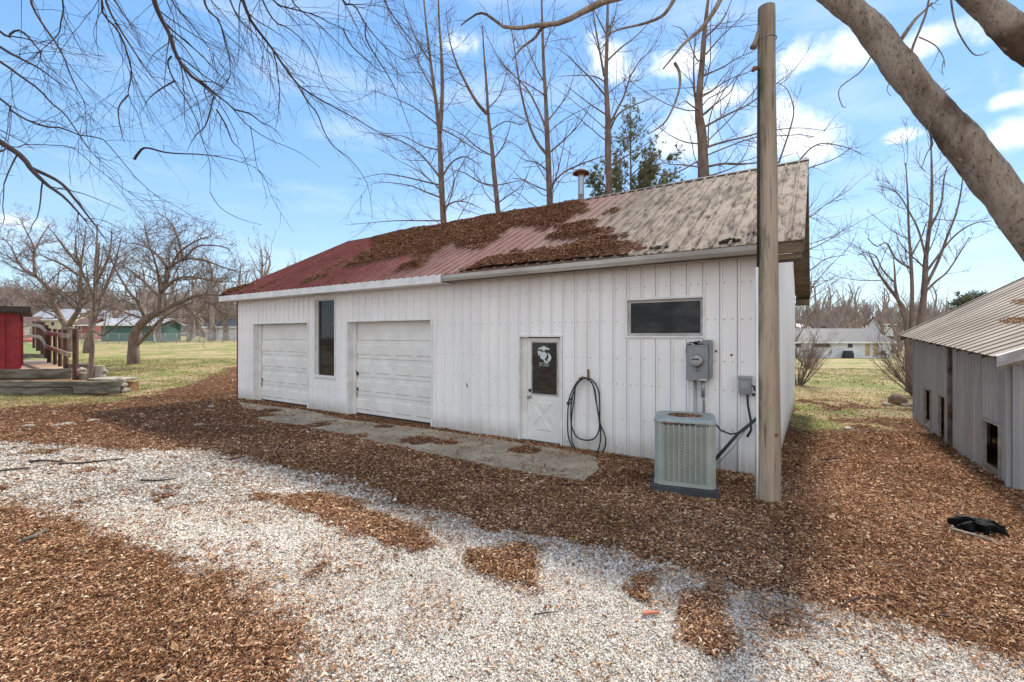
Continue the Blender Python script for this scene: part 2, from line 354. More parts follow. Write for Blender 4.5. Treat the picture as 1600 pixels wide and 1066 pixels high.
f2 = nd(nt, "Math", {0: nB, 1: .5, 2: sp.outputs[0]}, operation='MULTIPLY_ADD').outputs[0]
col = mixc(nt, rng_(nt, f2, .6, .9), col, gravc)
nt.links.new(col, b.inputs['Base Color']); b.inputs['Roughness'].default_value = .95; b.inputs['Specular IOR Level'].default_value = .15
hh = nd(nt, "Math", {0: nA, 1: nB}, operation='ADD').outputs[0]; bump(nt, b, hh, .8, .03)

def ground_part(name, keep, label):
    ny, nx = GX.shape; idx = np.arange(ny*nx).reshape(ny, nx)
    q = np.stack([idx[:-1, :-1], idx[:-1, 1:], idx[1:, 1:], idx[1:, :-1]], -1)[keep]
    used = np.unique(q); mp = np.full(ny*nx, -1); mp[used] = np.arange(len(used))
    V = np.stack([GX, GY, GZ], -1).reshape(-1, 3)[used]
    o = np_mesh(name, V, [mp[q]], m_ground, smooth=True)
    ca = o.data.color_attributes.new('cover', 'FLOAT_COLOR', 'POINT')
    C = np.zeros((len(used), 4), np.float32); C[:, 0] = GG.ravel()[used]; C[:, 1] = GS.ravel()[used]; C[:, 3] = 1
    ca.data.foreach_set('color', C.ravel()); return tag(o, label, 'ground' if name == 'ground' else 'driveway', kind='structure')
gm = (GG[:-1, :-1]+GG[1:, 1:]+GG[1:, :-1]+GG[:-1, 1:])/4 > .4
ground_part('ground', ~gm, 'leaf strewn ground turning to patchy lawn behind the barn')
ground_part('gravel_driveway', gm, 'white gravel driveway curving past the barn with brown leaf patches')

# concrete apron along the front wall
ap = MB(); A = apron
import bmesh
def poly_slab(name, poly, z0, z1, mat, jitter=.02):
    bm = bmesh.new(); pts = []
    for i in range(len(poly)):
        a = np.array(poly[i]); c = np.array(poly[(i+1) % len(poly)]); n = max(1, int(np.hypot(*(c-a))/.15))
        for k in range(n):
            p = a+(c-a)*k/n; pts.append(p+(np.random.default_rng(i*50+k).random(2)-.5)*2*jitter)
    vs = [bm.verts.new((p[0], p[1], z1)) for p in pts]; f = bm.faces.new(vs); f.normal_update()
    if f.normal.z < 0: f.normal_flip()
    r = bmesh.ops.extrude_face_region(bm, geom=[f])
    for v in [g for g in r['geom'] if isinstance(g, bmesh.types.BMVert)]: v.co.z = z0
    bmesh.ops.recalc_face_normals(bm, faces=bm.faces[:]); bmesh.ops.triangulate(bm, faces=bm.faces[:])
    me = bpy.data.meshes.new(name); bm.to_mesh(me); bm.free(); me.materials.append(mat)
    o = bpy.data.objects.new(name, me); COL.objects.link(o); return o
tag(poly_slab('concrete_apron', A, -.1, .022, m_concrete), 'worn concrete strip along the foot of the white barn wall', 'pavement', kind='structure')

# ------------------------------------------------------------------ scattered litter (stuff)
R = np.random.default_rng(11)
def leaves_mesh(name, P, size, mat, tilt=.30, asp=.32, Nrm=None, parent=None):
    n = len(P); yaw = R.random(n)*6.283; tz = (R.random(n)-.5)*2*tilt
    d = np.stack([np.cos(yaw), np.sin(yaw), tz], 1); d /= np.linalg.norm(d, axis=1)[:, None]
    s = np.stack([-np.sin(yaw), np.cos(yaw), (R.random(n)-.5)*2*tilt], 1); s /= np.linalg.norm(s, axis=1)[:, None]
    if Nrm is not None:                   # lay leaves on a slope: rotate by the slope's tangent frame
        tx, ty, tn = Nrm; d = d[:, :1]*tx+d[:, 1:2]*ty+d[:, 2:]*tn; s = s[:, :1]*tx+s[:, 1:2]*ty+s[:, 2:]*tn
    L = size[:, None]; w = L*asp*(.35+1.1*R.random(n)**2)[:, None]; up = np.cross(d, s)*L*(.12+.25*R.random(n))[:, None]
    tip = P+d*L*.5; tail = P-d*L*.5+up*.3; a = P+s*w*.5+up+d*L*.08; c = P-s*w*.5+up*.7
    V = np.stack([tip, a, tail, c], 1).reshape(-1, 3); k = np.arange(n)[:, None]*4
    return np_mesh(name, V, [np.concatenate([k+[0, 1, 2], k+[0, 2, 3]])], mat)
def scatter(n, x0, x1, y0, y1, prob):
    X = x0+(x1-x0)*R.random(n); Y = y0+(y1-y0)*R.random(n)
    k = R.random(n) < prob(X, Y); return X[k], Y[k]
inview = lambda X, Y, m=2.4: (np.abs(X) < 1.13*Y+m)
m_leaf = M_island('fallen_leaves', [(0, (.09, .038, .02)), (.25, (.21, .09, .042)), (.5, (.36, .17, .075)), (.74, (.50, .29, .15)), (.88, (.64, .42, .23)), (1, (.72, .58, .42))], .75, .15, True)
def leaf_prob(X, Y):
    g, s = masks(X, Y); u, v = w2b(X, Y); ins = (u < .02) & (u > -15.4) & (v > -.02) & (v < 9.2)
    slab = (sdist(X, Y, apron) > 0); pile = np.zeros_like(X)
    for (c, r, h) in piles: pile = np.maximum(pile, np.exp(-((X-c[0])**2+(Y-c[1])**2*1.6)/(r*.75)**2)*1.3)
    edge = .5*np.exp(-np.abs(sdist(X, Y, grav_poly))/.28); p = np.clip(1.0-g*1.0, np.maximum(.055+.15*sstep(fbm(X, Y, 1.7, 4), .5, .68), edge*(.5+fbm(X, Y, 4))), 1)*(1-.88*s); sedge = .6*np.exp(-np.abs(sdist(X, Y, apron))/.1)*sstep(fbm(X, Y, 3), .42, .6); p = np.where(slab, np.clip(np.maximum(pile-.25, sedge), .03+.25*sstep(fbm(X, Y, 2.3), .55, .7), 1), p)
    lee = sstep(v, -.25, 0.)*(v < 0)*(u < .1)*(u > -15.3); p = np.maximum(p, lee*.8*sstep(fbm(X, Y, 2), .42, .55))
    return p*(~ins)*inview(X, Y)
PX, PY, PS = [], [], []
for (n, x0, x1, y0, y1, sz) in ((340000, -6.8, 7.2, 2.0, 4.0, .024), (320000, -9, 9.2, 4.0, 6.2, .026), (310000, -13, 12, 6.2, 9.5, .031), (120000, -18, 15, 9.5, 16, .045), (45000, -28, 22, 16, 30, .08)):
    x, y = scatter(n, x0, x1, y0, y1, leaf_prob); PX.append(x); PY.append(y); PS.append(sz*.95*np.exp(R.normal(0, .48, len(x))))
X = np.concatenate(PX); Y = np.concatenate(PY); S = np.concatenate(PS)
slab = sdist(X, Y, apron) > 0
base = gz(X, Y)+relief(X, Y, masks(X, Y)[0]); Z = np.where(slab, np.maximum(base, .022), base)+.004+R.random(len(X))*.018
S = np.minimum(S, .03+.006*Y)
tag(leaves_mesh('leaf_litter', np.stack([X, Y, Z], 1), S, m_leaf), 'brown fallen leaves scattered over the ground and drive', 'leaves', kind='stuff')
print('leaves', len(X))
# whole broad leaves with lobed outlines, lying curled on top of the small litter
x, y = scatter(9000, -14, 12, 2.4, 15, lambda X, Y: leaf_prob(X, Y)*.55*sstep(-Y, -15, -3)); n = len(x); z = gz(x, y)+relief(x, y, masks(x, y)[0])+.022
th = np.linspace(0, 2*math.pi, 15)[:-1]; rad = np.array([1, .62, .78, .45, .62, .40, .5, .95, .5, .40, .62, .45, .78, .62]); rad[7] = .8
rr_ = rad[None]*(.85+.3*R.random((n, 14))); sz = (.028+.03*R.random(n))[:, None]; lx = np.cos(th)*rr_; ly = np.sin(th)*rr_*.8
cu = R.uniform(-.1, .55, (n, 1)); lz = cu*(ly**2)*1.4+R.uniform(-.1, .35, (n, 1))*lx**2+R.normal(0, .05, (n, 14)); ya = R.random((n, 1))*6.28
tl = R.normal(0, .2, (n, 1)); lz = lz+lx*tl
V = np.stack([x[:, None]+(lx*np.cos(ya)-ly*np.sin(ya))*sz, y[:, None]+(lx*np.sin(ya)+ly*np.cos(ya))*sz, z[:, None]+lz*sz], -1); V = np.concatenate([V, np.stack([x, y, z], 1)[:, None]], 1)
f = np.array([(k, (k+1) % 14, 14) for k in range(14)]); f = (f[None]+np.arange(n)[:, None, None]*15).reshape(-1, 3)
tag(np_mesh('broad_leaf_litter', V.reshape(-1, 3), [f], M_island('broad_dead_leaves', [(0, (.16, .075, .035)), (.4, (.30, .16, .075)), (.8, (.48, .31, .17)), (1, (.62, .47, .32))], .75, .15)), 'larger curled dead leaves lying on the fine leaf litter', 'leaves', kind='stuff')
# white gravel stones
m_stone = M_island('crushed_limestone', [(0, (.34, .27, .20)), (.2, (.50, .43, .35)), (.5, (.61, .55, .465)), (1, (.78, .735, .65))], .85)
SX, SY, SS = [], [], []
for (n, x0, x1, y0, y1, sz) in ((290000, -4.2, 6.4, 2.1, 4.0, .007), (170000, -8.5, 5.5, 4.0, 5.6, .0095), (70000, -13, 2, 5.6, 9.0, .015)):
    def pr(X, Y):
        g = masks(X, Y)[0]; return np.clip(g*1.1-.04, .012, 1)*inview(X, Y, 1.8)
    x, y = scatter(n, x0, x1, y0, y1, pr); SX.append(x); SY.append(y); SS.append(sz*np.exp(R.normal(0, .28, len(x))))
X = np.concatenate(SX); Y = np.concatenate(SY); S = np.concatenate(SS); n = len(X)
Z = gz(X, Y)+relief(X, Y, masks(X, Y)[0])+S*.25
octv = np.array([(1, 0, 0), (-1, 0, 0), (0, 1, 0), (0, -1, 0), (0, 0, 1), (0, 0, -1)], float)
octf = np.array([(0, 2, 4), (2, 1, 4), (1, 3, 4), (3, 0, 4), (2, 0, 5), (1, 2, 5), (3, 1, 5), (0, 3, 5)])
yaw = R.random(n)*6.28; sc = .65+.7*R.random((n, 6, 1)); v = octv[None]*sc*np.stack([np.ones(n)*1.15, np.ones(n)*.9, .55+.3*R.random(n)], 1)[:, None]
v = v+(R.random((n, 6, 3))-.5)*.45
c, s = np.cos(yaw)[:, None], np.sin(yaw)[:, None]
V = np.stack([v[..., 0]*c-v[..., 1]*s, v[..., 0]*s+v[..., 1]*c, v[..., 2]], -1)*S[:, None, None]+np.stack([X, Y, Z], 1)[:, None]
tag(np_mesh('gravel_stones', V.reshape(-1, 3), [(np.arange(n)[:, None, None]*6+octf[None]).reshape(-1, 3)], m_stone), 'loose white limestone chips on the drive', 'gravel', kind='stuff')
print('stones', n)
# short grass
m_blade = M_island('grass_blades', [(0, (.11, .14, .035)), (.3, (.18, .20, .06)), (.5, (.38, .30, .14)), (1, (.52, .42, .22))], .8, .25)
def gp(X, Y): return np.clip(masks(X, Y)[1]-.1, 0, 1)*inview(X, Y)*(.3+.7*sstep(fbm(X, Y, .8), .4, .6))
BXx, BYy, Bs = [], [], []
for (n, x0, x1, y0, y1, sz) in ((60000, -18, -7, 12, 20, .07), (50000, -30, -8, 20, 32, .1), (60000, 5, 16, 9, 20, .06), (30000, 8, 26, 20, 34, .1)):
    x, y = scatter(n, x0, x1, y0, y1, gp); BXx.append(x); BYy.append(y); Bs.append(sz*(.6+.8*R.random(len(x))))
X = np.concatenate(BXx); Y = np.concatenate(BYy); S = np.concatenate(Bs); n = len(X); Z = gz(X, Y)+relief(X, Y, 0*X)-.005
a = R.random(n)*6.28; w = np.stack([np.cos(a), np.sin(a), 0*a], 1)*S[:, None]*.12; ln = np.stack([(R.random(n)-.5)*1.2, (R.random(n)-.5)*1.2, .35+.6*R.random(n)], 1)*S[:, None]
P = np.stack([X, Y, Z], 1); V = np.stack([P-w, P+w, P+ln], 1).reshape(-1, 3)
tag(np_mesh('grass_blades', V, [np.arange(3*n).reshape(n, 3)], m_blade), 'short winter grass on the lawn, part green and part straw coloured', 'grass', kind='stuff')
# ------------------------------------------------------------------ the white barn
def Gp(px, py, y0=0):                     # where a sight line meets the barn's wall plane (barn coordinates)
    a = (px-800)/F; bx = BC[0]+BY[0]*y0; by = BC[1]+BY[1]*y0
    x = (a*by-bx)/(BX[0]-a*BX[1]); Y = by+BX[1]*x; return x, 2.05+(525-py)*Y/F
LEN, DEP, ZW, OV = 15.35, 9.1, 3.2, .37
ZE, ZR, YR = 3.36, 5.98, 4.55; SL = (ZR-ZE)/(YR+OV)
barn = thing('garage_barn', 'long white ribbed metal garage barn with a leaf covered rusty red roof', 'barn', (BC[0], BC[1], 0), BRZ)
OPEN = [(-14.33, -11.43, -.2, 2.42), (-9.63, -6.69, -.2, 2.41), (-11.05, -10.19, .92, 3.05), (-4.31, -3.41, -.2, 2.03), (-2.14, -.93, 2.05, 2.65)]
def ribbed(mb, x0, x1, z0, ztop, opens, sp=.2439, rh=.024, face=-1, P=lambda x, y, z: (x, y, z), phase=0.0):
    """flat sheet cut round the openings, with trapezoid ribs; ztop is a function of x"""
    xsn = sorted(set([x0, x1]+[v for o in opens for v in o[:2]]))
    for a, c in zip(xsn[:-1], xsn[1:]):
        m = (a+c)/2; cuts = sorted([(o[2], o[3]) for o in opens if o[0] <= m <= o[1]]); z = z0; segs = []
        for (l, h) in cuts:
            if l > z: segs.append((z, l))
            z = max(z, h)
        n = max(1, int((c-a)/1.0)) if callable(ztop) else 1
        for k in range(n):
            xa = a+(c-a)*k/n; xb = a+(c-a)*(k+1)/n
            for (l, h) in segs: mb.add([P(xa, 0, l), P(xb, 0, l), P(xb, 0, h), P(xa, 0, h)], [(0, 1, 2, 3)])
            ta, tb = (ztop(xa), ztop(xb)) if callable(ztop) else (ztop, ztop)
            mb.add([P(xa, 0, z), P(xb, 0, z), P(xb, 0, tb), P(xa, 0, ta)], [(0, 1, 2, 3)])
    x = x0+phase+.05
    while x < x1-.03:
        t = ztop(x) if callable(ztop) else ztop
        cuts = sorted([(o[2]-.05, o[3]+.05) for o in opens if o[0]-.045 <= x <= o[1]+.045]); z = z0; segs = []
        for (l, h) in cuts:
            if l > z: segs.append((z, l))
            z = max(z, h)
        segs.append((z, t-.005))
        for (l, h) in segs:
            b, w = .022, .012; y = face*rh
            mb.add([P(x-b, 0, l), P(x-w, y, l), P(x+w, y, l), P(x+b, 0, l), P(x-b, 0, h), P(x-w, y, h), P(x+w, y, h), P(x+b, 0, h)],
                   [(0, 1, 5, 4), (1, 2, 6, 5), (2, 3, 7, 6), (0, 3, 2, 1), (4, 5, 6, 7)])
            for q in (.075, .155):        # low stiffening swages between the ribs
                if x+q < x1-.02 and not any(o[0]-.05 < x+q < o[1]+.05 for o in opens):
                    y2 = face*.0035; mb.add([P(x+q-.012, 0, l), P(x+q, y2, l), P(x+q+.012, 0, l), P(x+q-.012, 0, h), P(x+q, y2, h), P(x+q+.012, 0, h)], [(0, 1, 4, 3), (1, 2, 5, 4)])
        x += sp
w = MB(); ribbed(w, -LEN, 0, -.12, ZW+.02, OPEN); w.build('wall', m_white, barn, 'ribbed white front wall')
gt = lambda y: min(ZE+SL*(y+OV), ZE+SL*(2*YR-y+OV))-.06
w = MB(); ribbed(w, 0, DEP, -.12, gt, [], P=lambda x, y, z: (-y, x, z)); w.build('wall', m_white, barn, 'white gable wall facing the grey shed')
w = MB(); ribbed(w, 0, DEP, -.12, gt, [], P=lambda x, y, z: (-LEN+y, x, z)); w.build('wall', m_red, barn, 'dark red gable wall at the far end')
w = MB(); ribbed(w, -LEN, 0, -.12, ZW+.02, [], P=lambda x, y, z: (x, DEP-y, z)); w.build('wall', m_white, barn, 'rear wall')
m_edge = M('dark_red_trim', (.16, .02, .02), (.1, .02, .02), 4, .5, 0)
MB().box(-LEN-.035, -LEN+.0, -.03, .10, -.1, ZW).build('corner_trim', m_edge, barn)
MB().box(-.075, .03, -.033, -.003, -.1, ZW).box(.003, .03, -.003, .09, -.1, ZW).build('corner_trim', m_trim, barn)
shade_strips = MB()
for i in range(62):                       # dark strip painting in the shading line at the foot of each rib
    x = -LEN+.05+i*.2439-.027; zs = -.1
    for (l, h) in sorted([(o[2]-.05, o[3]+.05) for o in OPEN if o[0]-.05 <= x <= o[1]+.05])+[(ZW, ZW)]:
        if l > zs: shade_strips.box(x-.004, x+.003, -.0025, -.0005, zs, l)
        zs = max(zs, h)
o = shade_strips.build('rib_shade_line', M('rib_shade_grey', (.36, .35, .335), (.22, .21, .20), 3, .8, 0, stretch=(1, 1, .6)), barn); o['kind'] = 'stuff'
scr = MB()
for i in range(62):
    x = -LEN+.09+i*.2439
    for z in (.12, .62, 1.22, 1.66, 2.3, 2.86):
        for dx in (0, .115):
            if random.Random(i*7+int(z*100)+int(dx*9)).random() < .3: continue
            if any(o[0]-.06 < x+dx < o[1]+.06 and o[2]-.06 < z < o[3]+.06 for o in OPEN) or x+dx > -.09: continue
            scr.lathe([(.011, 0), (.008, .006), (0, .008)], n=6, M=Matrix.Translation((x+dx, -.0005 if dx else -.0005, z)) @ Matrix.Rotation(math.pi/2, 4, 'X'))
o = scr.build('roofing_screws', M('weathered_screw', (.42, .40, .39), (.28, .23, .2), 30, .6, 0), barn); o['kind'] = 'stuff'
# damage: dents and puncture holes low on the wall
hol = MB(); rr = random.Random(4)
for px, py in [(886, 690), (905, 703), (981, 715), (982, 709), (1119, 549), (1127, 555), (1070, 527), (729, 600), (730, 603), (1143, 555), (938, 712)]:
    x, z = Gp(px, py); r = .02*rr.uniform(.5, 1.1)
    hol.lathe([(r, 0), (r*.6, .003), (0, .004)], n=7, M=Matrix.Translation((x, -.005, z)) @ Matrix.Rotation(math.pi/2, 4, 'X') @ Matrix.Diagonal((1, rr.uniform(.8, 2), 1, 1)))
o = hol.build('rust_hole', m_rust, barn); o['kind'] = 'stuff'

def frame(x0, x1, z0, z1, wdt, y0, y1, bottom=True):
    f = MB(); f.box(x0-wdt, x0, y0, y1, z0-(wdt if bottom else 0), z1+wdt).box(x1, x1+wdt, y0, y1, z0-(wdt if bottom else 0), z1+wdt).box(x0, x1, y0, y1, z1, z1+wdt)
    if bottom: f.box(x0, x1, y0, y1, z0-wdt, z0)
    return f
def garage_door(x0, x1, z1, n):
    y = .20
    f = MB(); f.box(x0-.04, x0, -.028, .24, -.1, z1+.03).box(x1, x1+.04, -.028, .24, -.1, z1+.03).box(x0, x1, -.028, .24, z1, z1+.03)
    f.box(x0, x0+.1, .14, .19, -.05, z1-.002); f.box(x1-.1, x1, .14, .19, -.05, z1-.002)
    d = MB(); rows = 5; h = (z1-.03)/rows; m_ = (x1-x0)/4
    for r in range(rows):
        a = .03+r*h; d.bbox(x0+.005, x1-.005, y, y+.04, a+.003, a+h-.003, .004)
        for c in range(4):
            u0 = x0+c*m_+.09; u1 = x0+(c+1)*m_-.09; v0 = a+.1; v1 = a+h-.1
            if r == 4: continue
            for (k, q, e) in ((0, -.010, 0), (.05, -.006, .022),):
                pass
            d.add([(u0, y-.0005, v0), (u1, y-.0005, v0), (u1, y-.0005, v1), (u0, y-.0005, v1), (u0+.02, y-.018, v0+.02), (u1-.02, y-.018, v0+.02), (u1-.02, y-.018, v1-.02), (u0+.02, y-.018, v1-.02)],
                  [(0, 1, 5, 4), (1, 2, 6, 5), (2, 3, 7, 6), (3, 0, 4, 7), (4, 5, 6, 7)])
    g = d.build('garage_door', m_door, barn, n); f.build('frame', m_trim, g)
    hd = MB(); hd.bbox(x0+.13, x0+.17, y-.045, y-.002, .62, .70, .006); hd.tube([(x0+.15, y-.04, .60), (x0+.15, y-.055, .5), (x0+.14, y-.04, .45)], .009, 6)
    hd.build('handle', m_black, g)
    if n.startswith('wider'): MB().bbox(x0+.12, x0+.16, y-.04, y-.002, 1.02, 1.1, .006).tube([(x0+.14, y-.03, 1.08), (x0+.13, y-.06, 1.15)], .008, 6).build('latch', m_black, g)
    MB().box(x0+.005, x1-.005, y+.002, y+.03, -.02, .029).build('bottom_seal', m_black, g)
garage_door(-14.33, -11.43, 2.42, 'narrower overhead door at the far end')
garage_door(-9.63, -6.69, 2.41, 'wider overhead door right of the tall window')
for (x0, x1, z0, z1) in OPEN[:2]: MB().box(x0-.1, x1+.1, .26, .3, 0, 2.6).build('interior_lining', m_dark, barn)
# tall narrow window with bars behind the glass
x0, x1, z0, z1 = OPEN[2]
wn = frame(x0, x1, z0, z1, .035, -.03, .12).build('window', m_trim, barn, 'tall narrow window with bars behind the glass')
MB().box(x0+.0, x1, -.045, .11, z0-.002, z0+.05).box(x0+.0, x0+.03, .03, .11, z0+.05, z1).box(x1-.03, x1, .03, .11, z0+.05, z1).box(x0, x1, .03, .11, z1-.03, z1).build('sill', m_door, wn)
MB().box(x0+.03, x1-.03, .07, .074, z0+.05, z1-.03).build('pane', m_clear, wn)
bb = MB()
for i in range(8): x = x0+.09+i*.1; bb.tube([(x, .16, z0), (x, .16, z1)], .011, 6)
for z in (1.3, 1.72, 2.35, 2.75): bb.box(x0, x1, .172, .184, z, z+.03)
bb.build('window_bars', m_galv, wn)
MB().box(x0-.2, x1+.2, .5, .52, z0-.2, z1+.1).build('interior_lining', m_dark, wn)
# wide window high on the wall
x0, x1, z0, z1 = OPEN[4]
wn = frame(x0, x1, z0, z1, .03, -.034, .06).build('window', m_trim, barn, 'wide shallow window above the electric meter')
frame(x0+.045, x1-.045, z0+.045, z1-.045, .043, .02, .05).build('sash', m_gutter, wn)
MB().box(x0+.04, x1-.04, .038, .042, z0+.04, z1-.04).build('pane', m_glass, wn)
# entry door
x0, x1, z0, z1 = OPEN[3]; z0 = 0.0
dr = MB(); y = .07
dr.bbox(x0+.13, x1-.02, y, y+.04, .02, z1-.02, .004)
def raised(poly, d=.012, inset=.02):
    c = np.mean(poly, 0); p = np.array(poly); q = p+(c-p)/np.linalg.norm(c-p, axis=1)[:, None]*inset*1.6; n = len(p)
    dr.add([(a[0], y-.0006, a[1]) for a in p]+[(a[0], y-d, a[1]) for a in q], [tuple(range(n, 2*n))]+[(i, (i+1) % n, n+(i+1) % n, n+i) for i in range(n)])
cx, cz, hw, hh_ = (x0+x1)/2+.055, .50, .245, .27
raised([(cx-hw+.06, cz+hh_), (cx, cz+.06), (cx+hw-.06, cz+hh_)]); raised([(cx-hw+.06, cz-hh_), (cx+hw-.06, cz-hh_), (cx, cz-.06)])
raised([(cx-hw, cz+hh_-.06), (cx-hw, cz-hh_+.06), (cx-.05, cz)]); raised([(cx+hw, cz-hh_+.06), (cx+hw, cz+hh_-.06), (cx+.05, cz)])
door = dr.build('entry_door', m_door, barn, 'white entry door with crossbuck panel and dark window')
MB().box(x0-.035, x0, -.034, .1, -.1, z1+.035).box(x1, x1+.035, -.034, .1, -.1, z1+.035).box(x0, x1, -.034, .1, z1, z1+.035).box(x0, x0+.13, .06, .1, -.05, z1-.001).build('frame', m_trim, door)
MB().box(x0, x1, -.02, .12, -.06, .018).build('threshold', m_black, door)
gx0, gx1, gz0, gz1 = x0+.235, x1-.125, .93, 1.92
frame(gx0, gx1, gz0, gz1, .028, y-.012, y+.01).build('glazing_bead', m_gutter, door)
MB().box(gx0, gx1, y-.005, y-.001, gz0, gz1).build('pane', M('dark_film_glass', (.02, .018, .016), (.045, .04, .035), 5, .15, 0, stretch=(1, 1, 3), spec=.6), door)
MB().lathe([(0, .0), (.03, 0), (.03, .012), (.014, .02), (.014, .05), (.03, .06), (.034, .08), (.022, .1), (0, .102)], n=16, M=Matrix.Translation((x0+.185, y, .86)) @ Matrix.Rotation(math.pi/2, 4, 'X')).build('door_knob', m_galv, door)
MB().lathe([(0, 0), (.033, 0), (.033, .02), (.02, .026), (0, .026)], n=16, M=Matrix.Translation((x0+.185, y, .985)) @ Matrix.Rotation(math.pi/2, 4, 'X')).build('deadbolt', m_black, door)
# emblem: eagle over globe and anchor, with two lines of lettering
m_decal = M('pale_decal', (.62, .68, .66), (.5, .56, .54), 30, .6, 0)
def dz(p):                                # decal drawing (0..1066 square) -> pane
    return (gx0+(p[0]-135)/(830-135)*(gx1-gx0), gz1-(p[1]-120)*.00070)
em = MB()
def dpoly(pts):
    pts = [dz(p) for p in pts]; em.prism(pts, 'y', y-.0085, y-.0055)
dpoly([(285, 300), (345, 262), (415, 232), (440, 238), (450, 215), (480, 212), (495, 228), (580, 262), (640, 295), (600, 316), (540, 308), (503, 300), (500, 345), (428, 345), (425, 303), (360, 306)])
import itertools
dpoly([(455+95*math.cos(t)-10*math.sin(t), 475+105*math.sin(t)) for t in [i*math.pi/12 for i in range(24)]])
for (rx, a0) in ((38, 0), (0, 0)): pass
dpoly([(283, 345), (310, 348), (332, 378), (345, 342), (385, 345), (402, 400), (384, 440), (345, 455), (322, 490), (300, 472), (322, 430), (292, 392)])
dpoly([(570, 393), (622, 420), (660, 470), (677, 532), (656, 600), (612, 640), (548, 640), (575, 610), (562, 575), (600, 545), (600, 480), (578, 440)])
dpoly([(440, 575), (500, 585), (548, 632), (600, 640), (560, 668), (520, 690), (478, 625)])
decal = em.build('emblem_decal', m_decal, door)
def text(name, s, size, loc, mat, parent, width=None, rot=(math.pi/2, 0, 0), ext=.0008):
    cu = bpy.data.curves.new(name, 'FONT'); cu.body = s; cu.size = size; cu.extrude = ext; cu.align_x = 'CENTER'; cu.align_y = 'CENTER'; cu.resolution_u = 2
    t = bpy.data.objects.new(name, cu); COL.objects.link(t); bpy.context.view_layer.update()
    me = bpy.data.meshes.new_from_object(t.evaluated_get(bpy.context.evaluated_depsgraph_get())); bpy.data.objects.remove(t)
    if width:
        v = np.empty(len(me.vertices)*3, np.float32); me.vertices.foreach_get('co', v); v = v.reshape(-1, 3); k = width/(v[:, 0].max()-v[:, 0].min()); v[:, 0] *= k; me.vertices.foreach_set('co', v.ravel())
    me.materials.clear(); me.materials.append(mat); o = bpy.data.objects.new(name, me); COL.objects.link(o); o.parent = parent; o.location = loc; o.rotation_euler = rot; return o
a = dz((470, 690)); text('lettering', 'THE FEW. THE PROUD.', .042, (a[0], y-.007, a[1]), m_decal, door, dz((610, 0))[0]-dz((335, 0))[0])
a = dz((465, 745)); text('lettering', 'THE U.S. MARINES', .042, (a[0], y-.007, a[1]), m_decal, door, dz((605, 0))[0]-dz((330, 0))[0])

# roof
def roof_mat():
    m, nt, b, out = new_mat('faded_red_roof_steel')
    tc = nd(nt, "TexCoord"); sx = nd(nt, "SeparateXYZ", {0: tc.outputs['Object']}); n1 = tex(nt, .8, detail=8, rough=.65); n2 = tex(nt, 9, (1, .22, .22), 9, .75); n3 = tex(nt, 2.6, (1, .22, .22), 8, .7)
    px_ = nd(nt, "Math", {0: n3, 1: 3.2, 2: sx.outputs[0]}, operation='MULTIPLY_ADD').outputs[0]
    red = mixc(nt, rng_(nt, n2, .35, .7), (.18, .055, .048), (.25, .105, .09))
    pink = mixc(nt, rng_(nt, n2, .4, .7), (.28, .15, .125), (.38, .25, .21))
    pale = mixc(nt, rng_(nt, n2, .4, .65), (.43, .345, .265), (.26, .20, .15))
    col = mixc(nt, rng_(nt, px_, -8.2, -4.6), red, pink); col = mixc(nt, rng_(nt, px_, -3.6, -.6), col, pale)
    st = nd(nt, "Math", {0: n3, 1: .07, 2: n2}, operation='MULTIPLY_ADD').outputs[0]
    amt = rng_(nt, sx.outputs[0], -6.5, -.5, 0, .75)
    f = nd(nt, "Math", {0: rng_(nt, n2, .49, .62), 1: amt}, operation='MULTIPLY').outputs[0]
    col = mixc(nt, f, col, (.09, .07, .056))
    f = nd(nt, "Math", {0: rng_(nt, n3, .5, .66), 1: amt}, operation='MULTIPLY').outputs[0]
    col = mixc(nt, f, col, (.13, .105, .085))
    nt.links.new(col, b.inputs['Base Color']); b.inputs['Roughness'].default_value = .95; b.inputs['Specular IOR Level'].default_value = .03
    bump(nt, b, n1, .1, .02); return m
m_roof = roof_mat()
rx0, rx1 = -15.72, .41
def slope_M(front):
    ang = math.atan(SL)
    if front: return Matrix.Translation((0, -OV, ZE)) @ Matrix.Rotation(ang, 4, 'X')
    return Matrix.Translation((0, 2*YR+OV, ZE)) @ Matrix.Rotation(-ang, 4, 'X') @ Matrix.Diagonal((1, -1, 1, 1))
SLEN = (YR+OV)/math.cos(math.atan(SL))
for fr in (True, False):
    r = MB(); Ms = slope_M(fr)
    r.box(rx0, rx1, -.05, SLEN, -.012, 0, Ms); x = rx0+.03
    while x < rx1:
        r.prism([(x-.03, .0005), (x-.014, .022), (x+.014, .022), (x+.03, .0005)], 'y', -.05, SLEN-.02, Ms) if False else None
        v = [Ms @ Vector(p) for t in (-.052, SLEN-.01) for p in ((x-.03, t, -.002), (x-.014, t, .034), (x+.014, t, .034), (x+.03, t, -.002))]
        r.add(v, [(0, 1, 5, 4), (1, 2, 6, 5), (2, 3, 7, 6), (0, 3, 2, 1), (4, 5, 6, 7)])
        x += .245
    r.build('roof', m_roof, barn, 'ribbed metal roof slope, red fading to pale tan' if fr else 'rear roof slope')
rc = MB()
for s_ in (True, False): rc.box(rx0-.01, rx1+.01, SLEN-.14, SLEN+.012, .026, .031, slope_M(s_))
rc.build('ridge_cap', M('ridge_cap_steel', (.13, .12, .12), (.09, .08, .075), 3, .8, 0, spec=.1), barn)
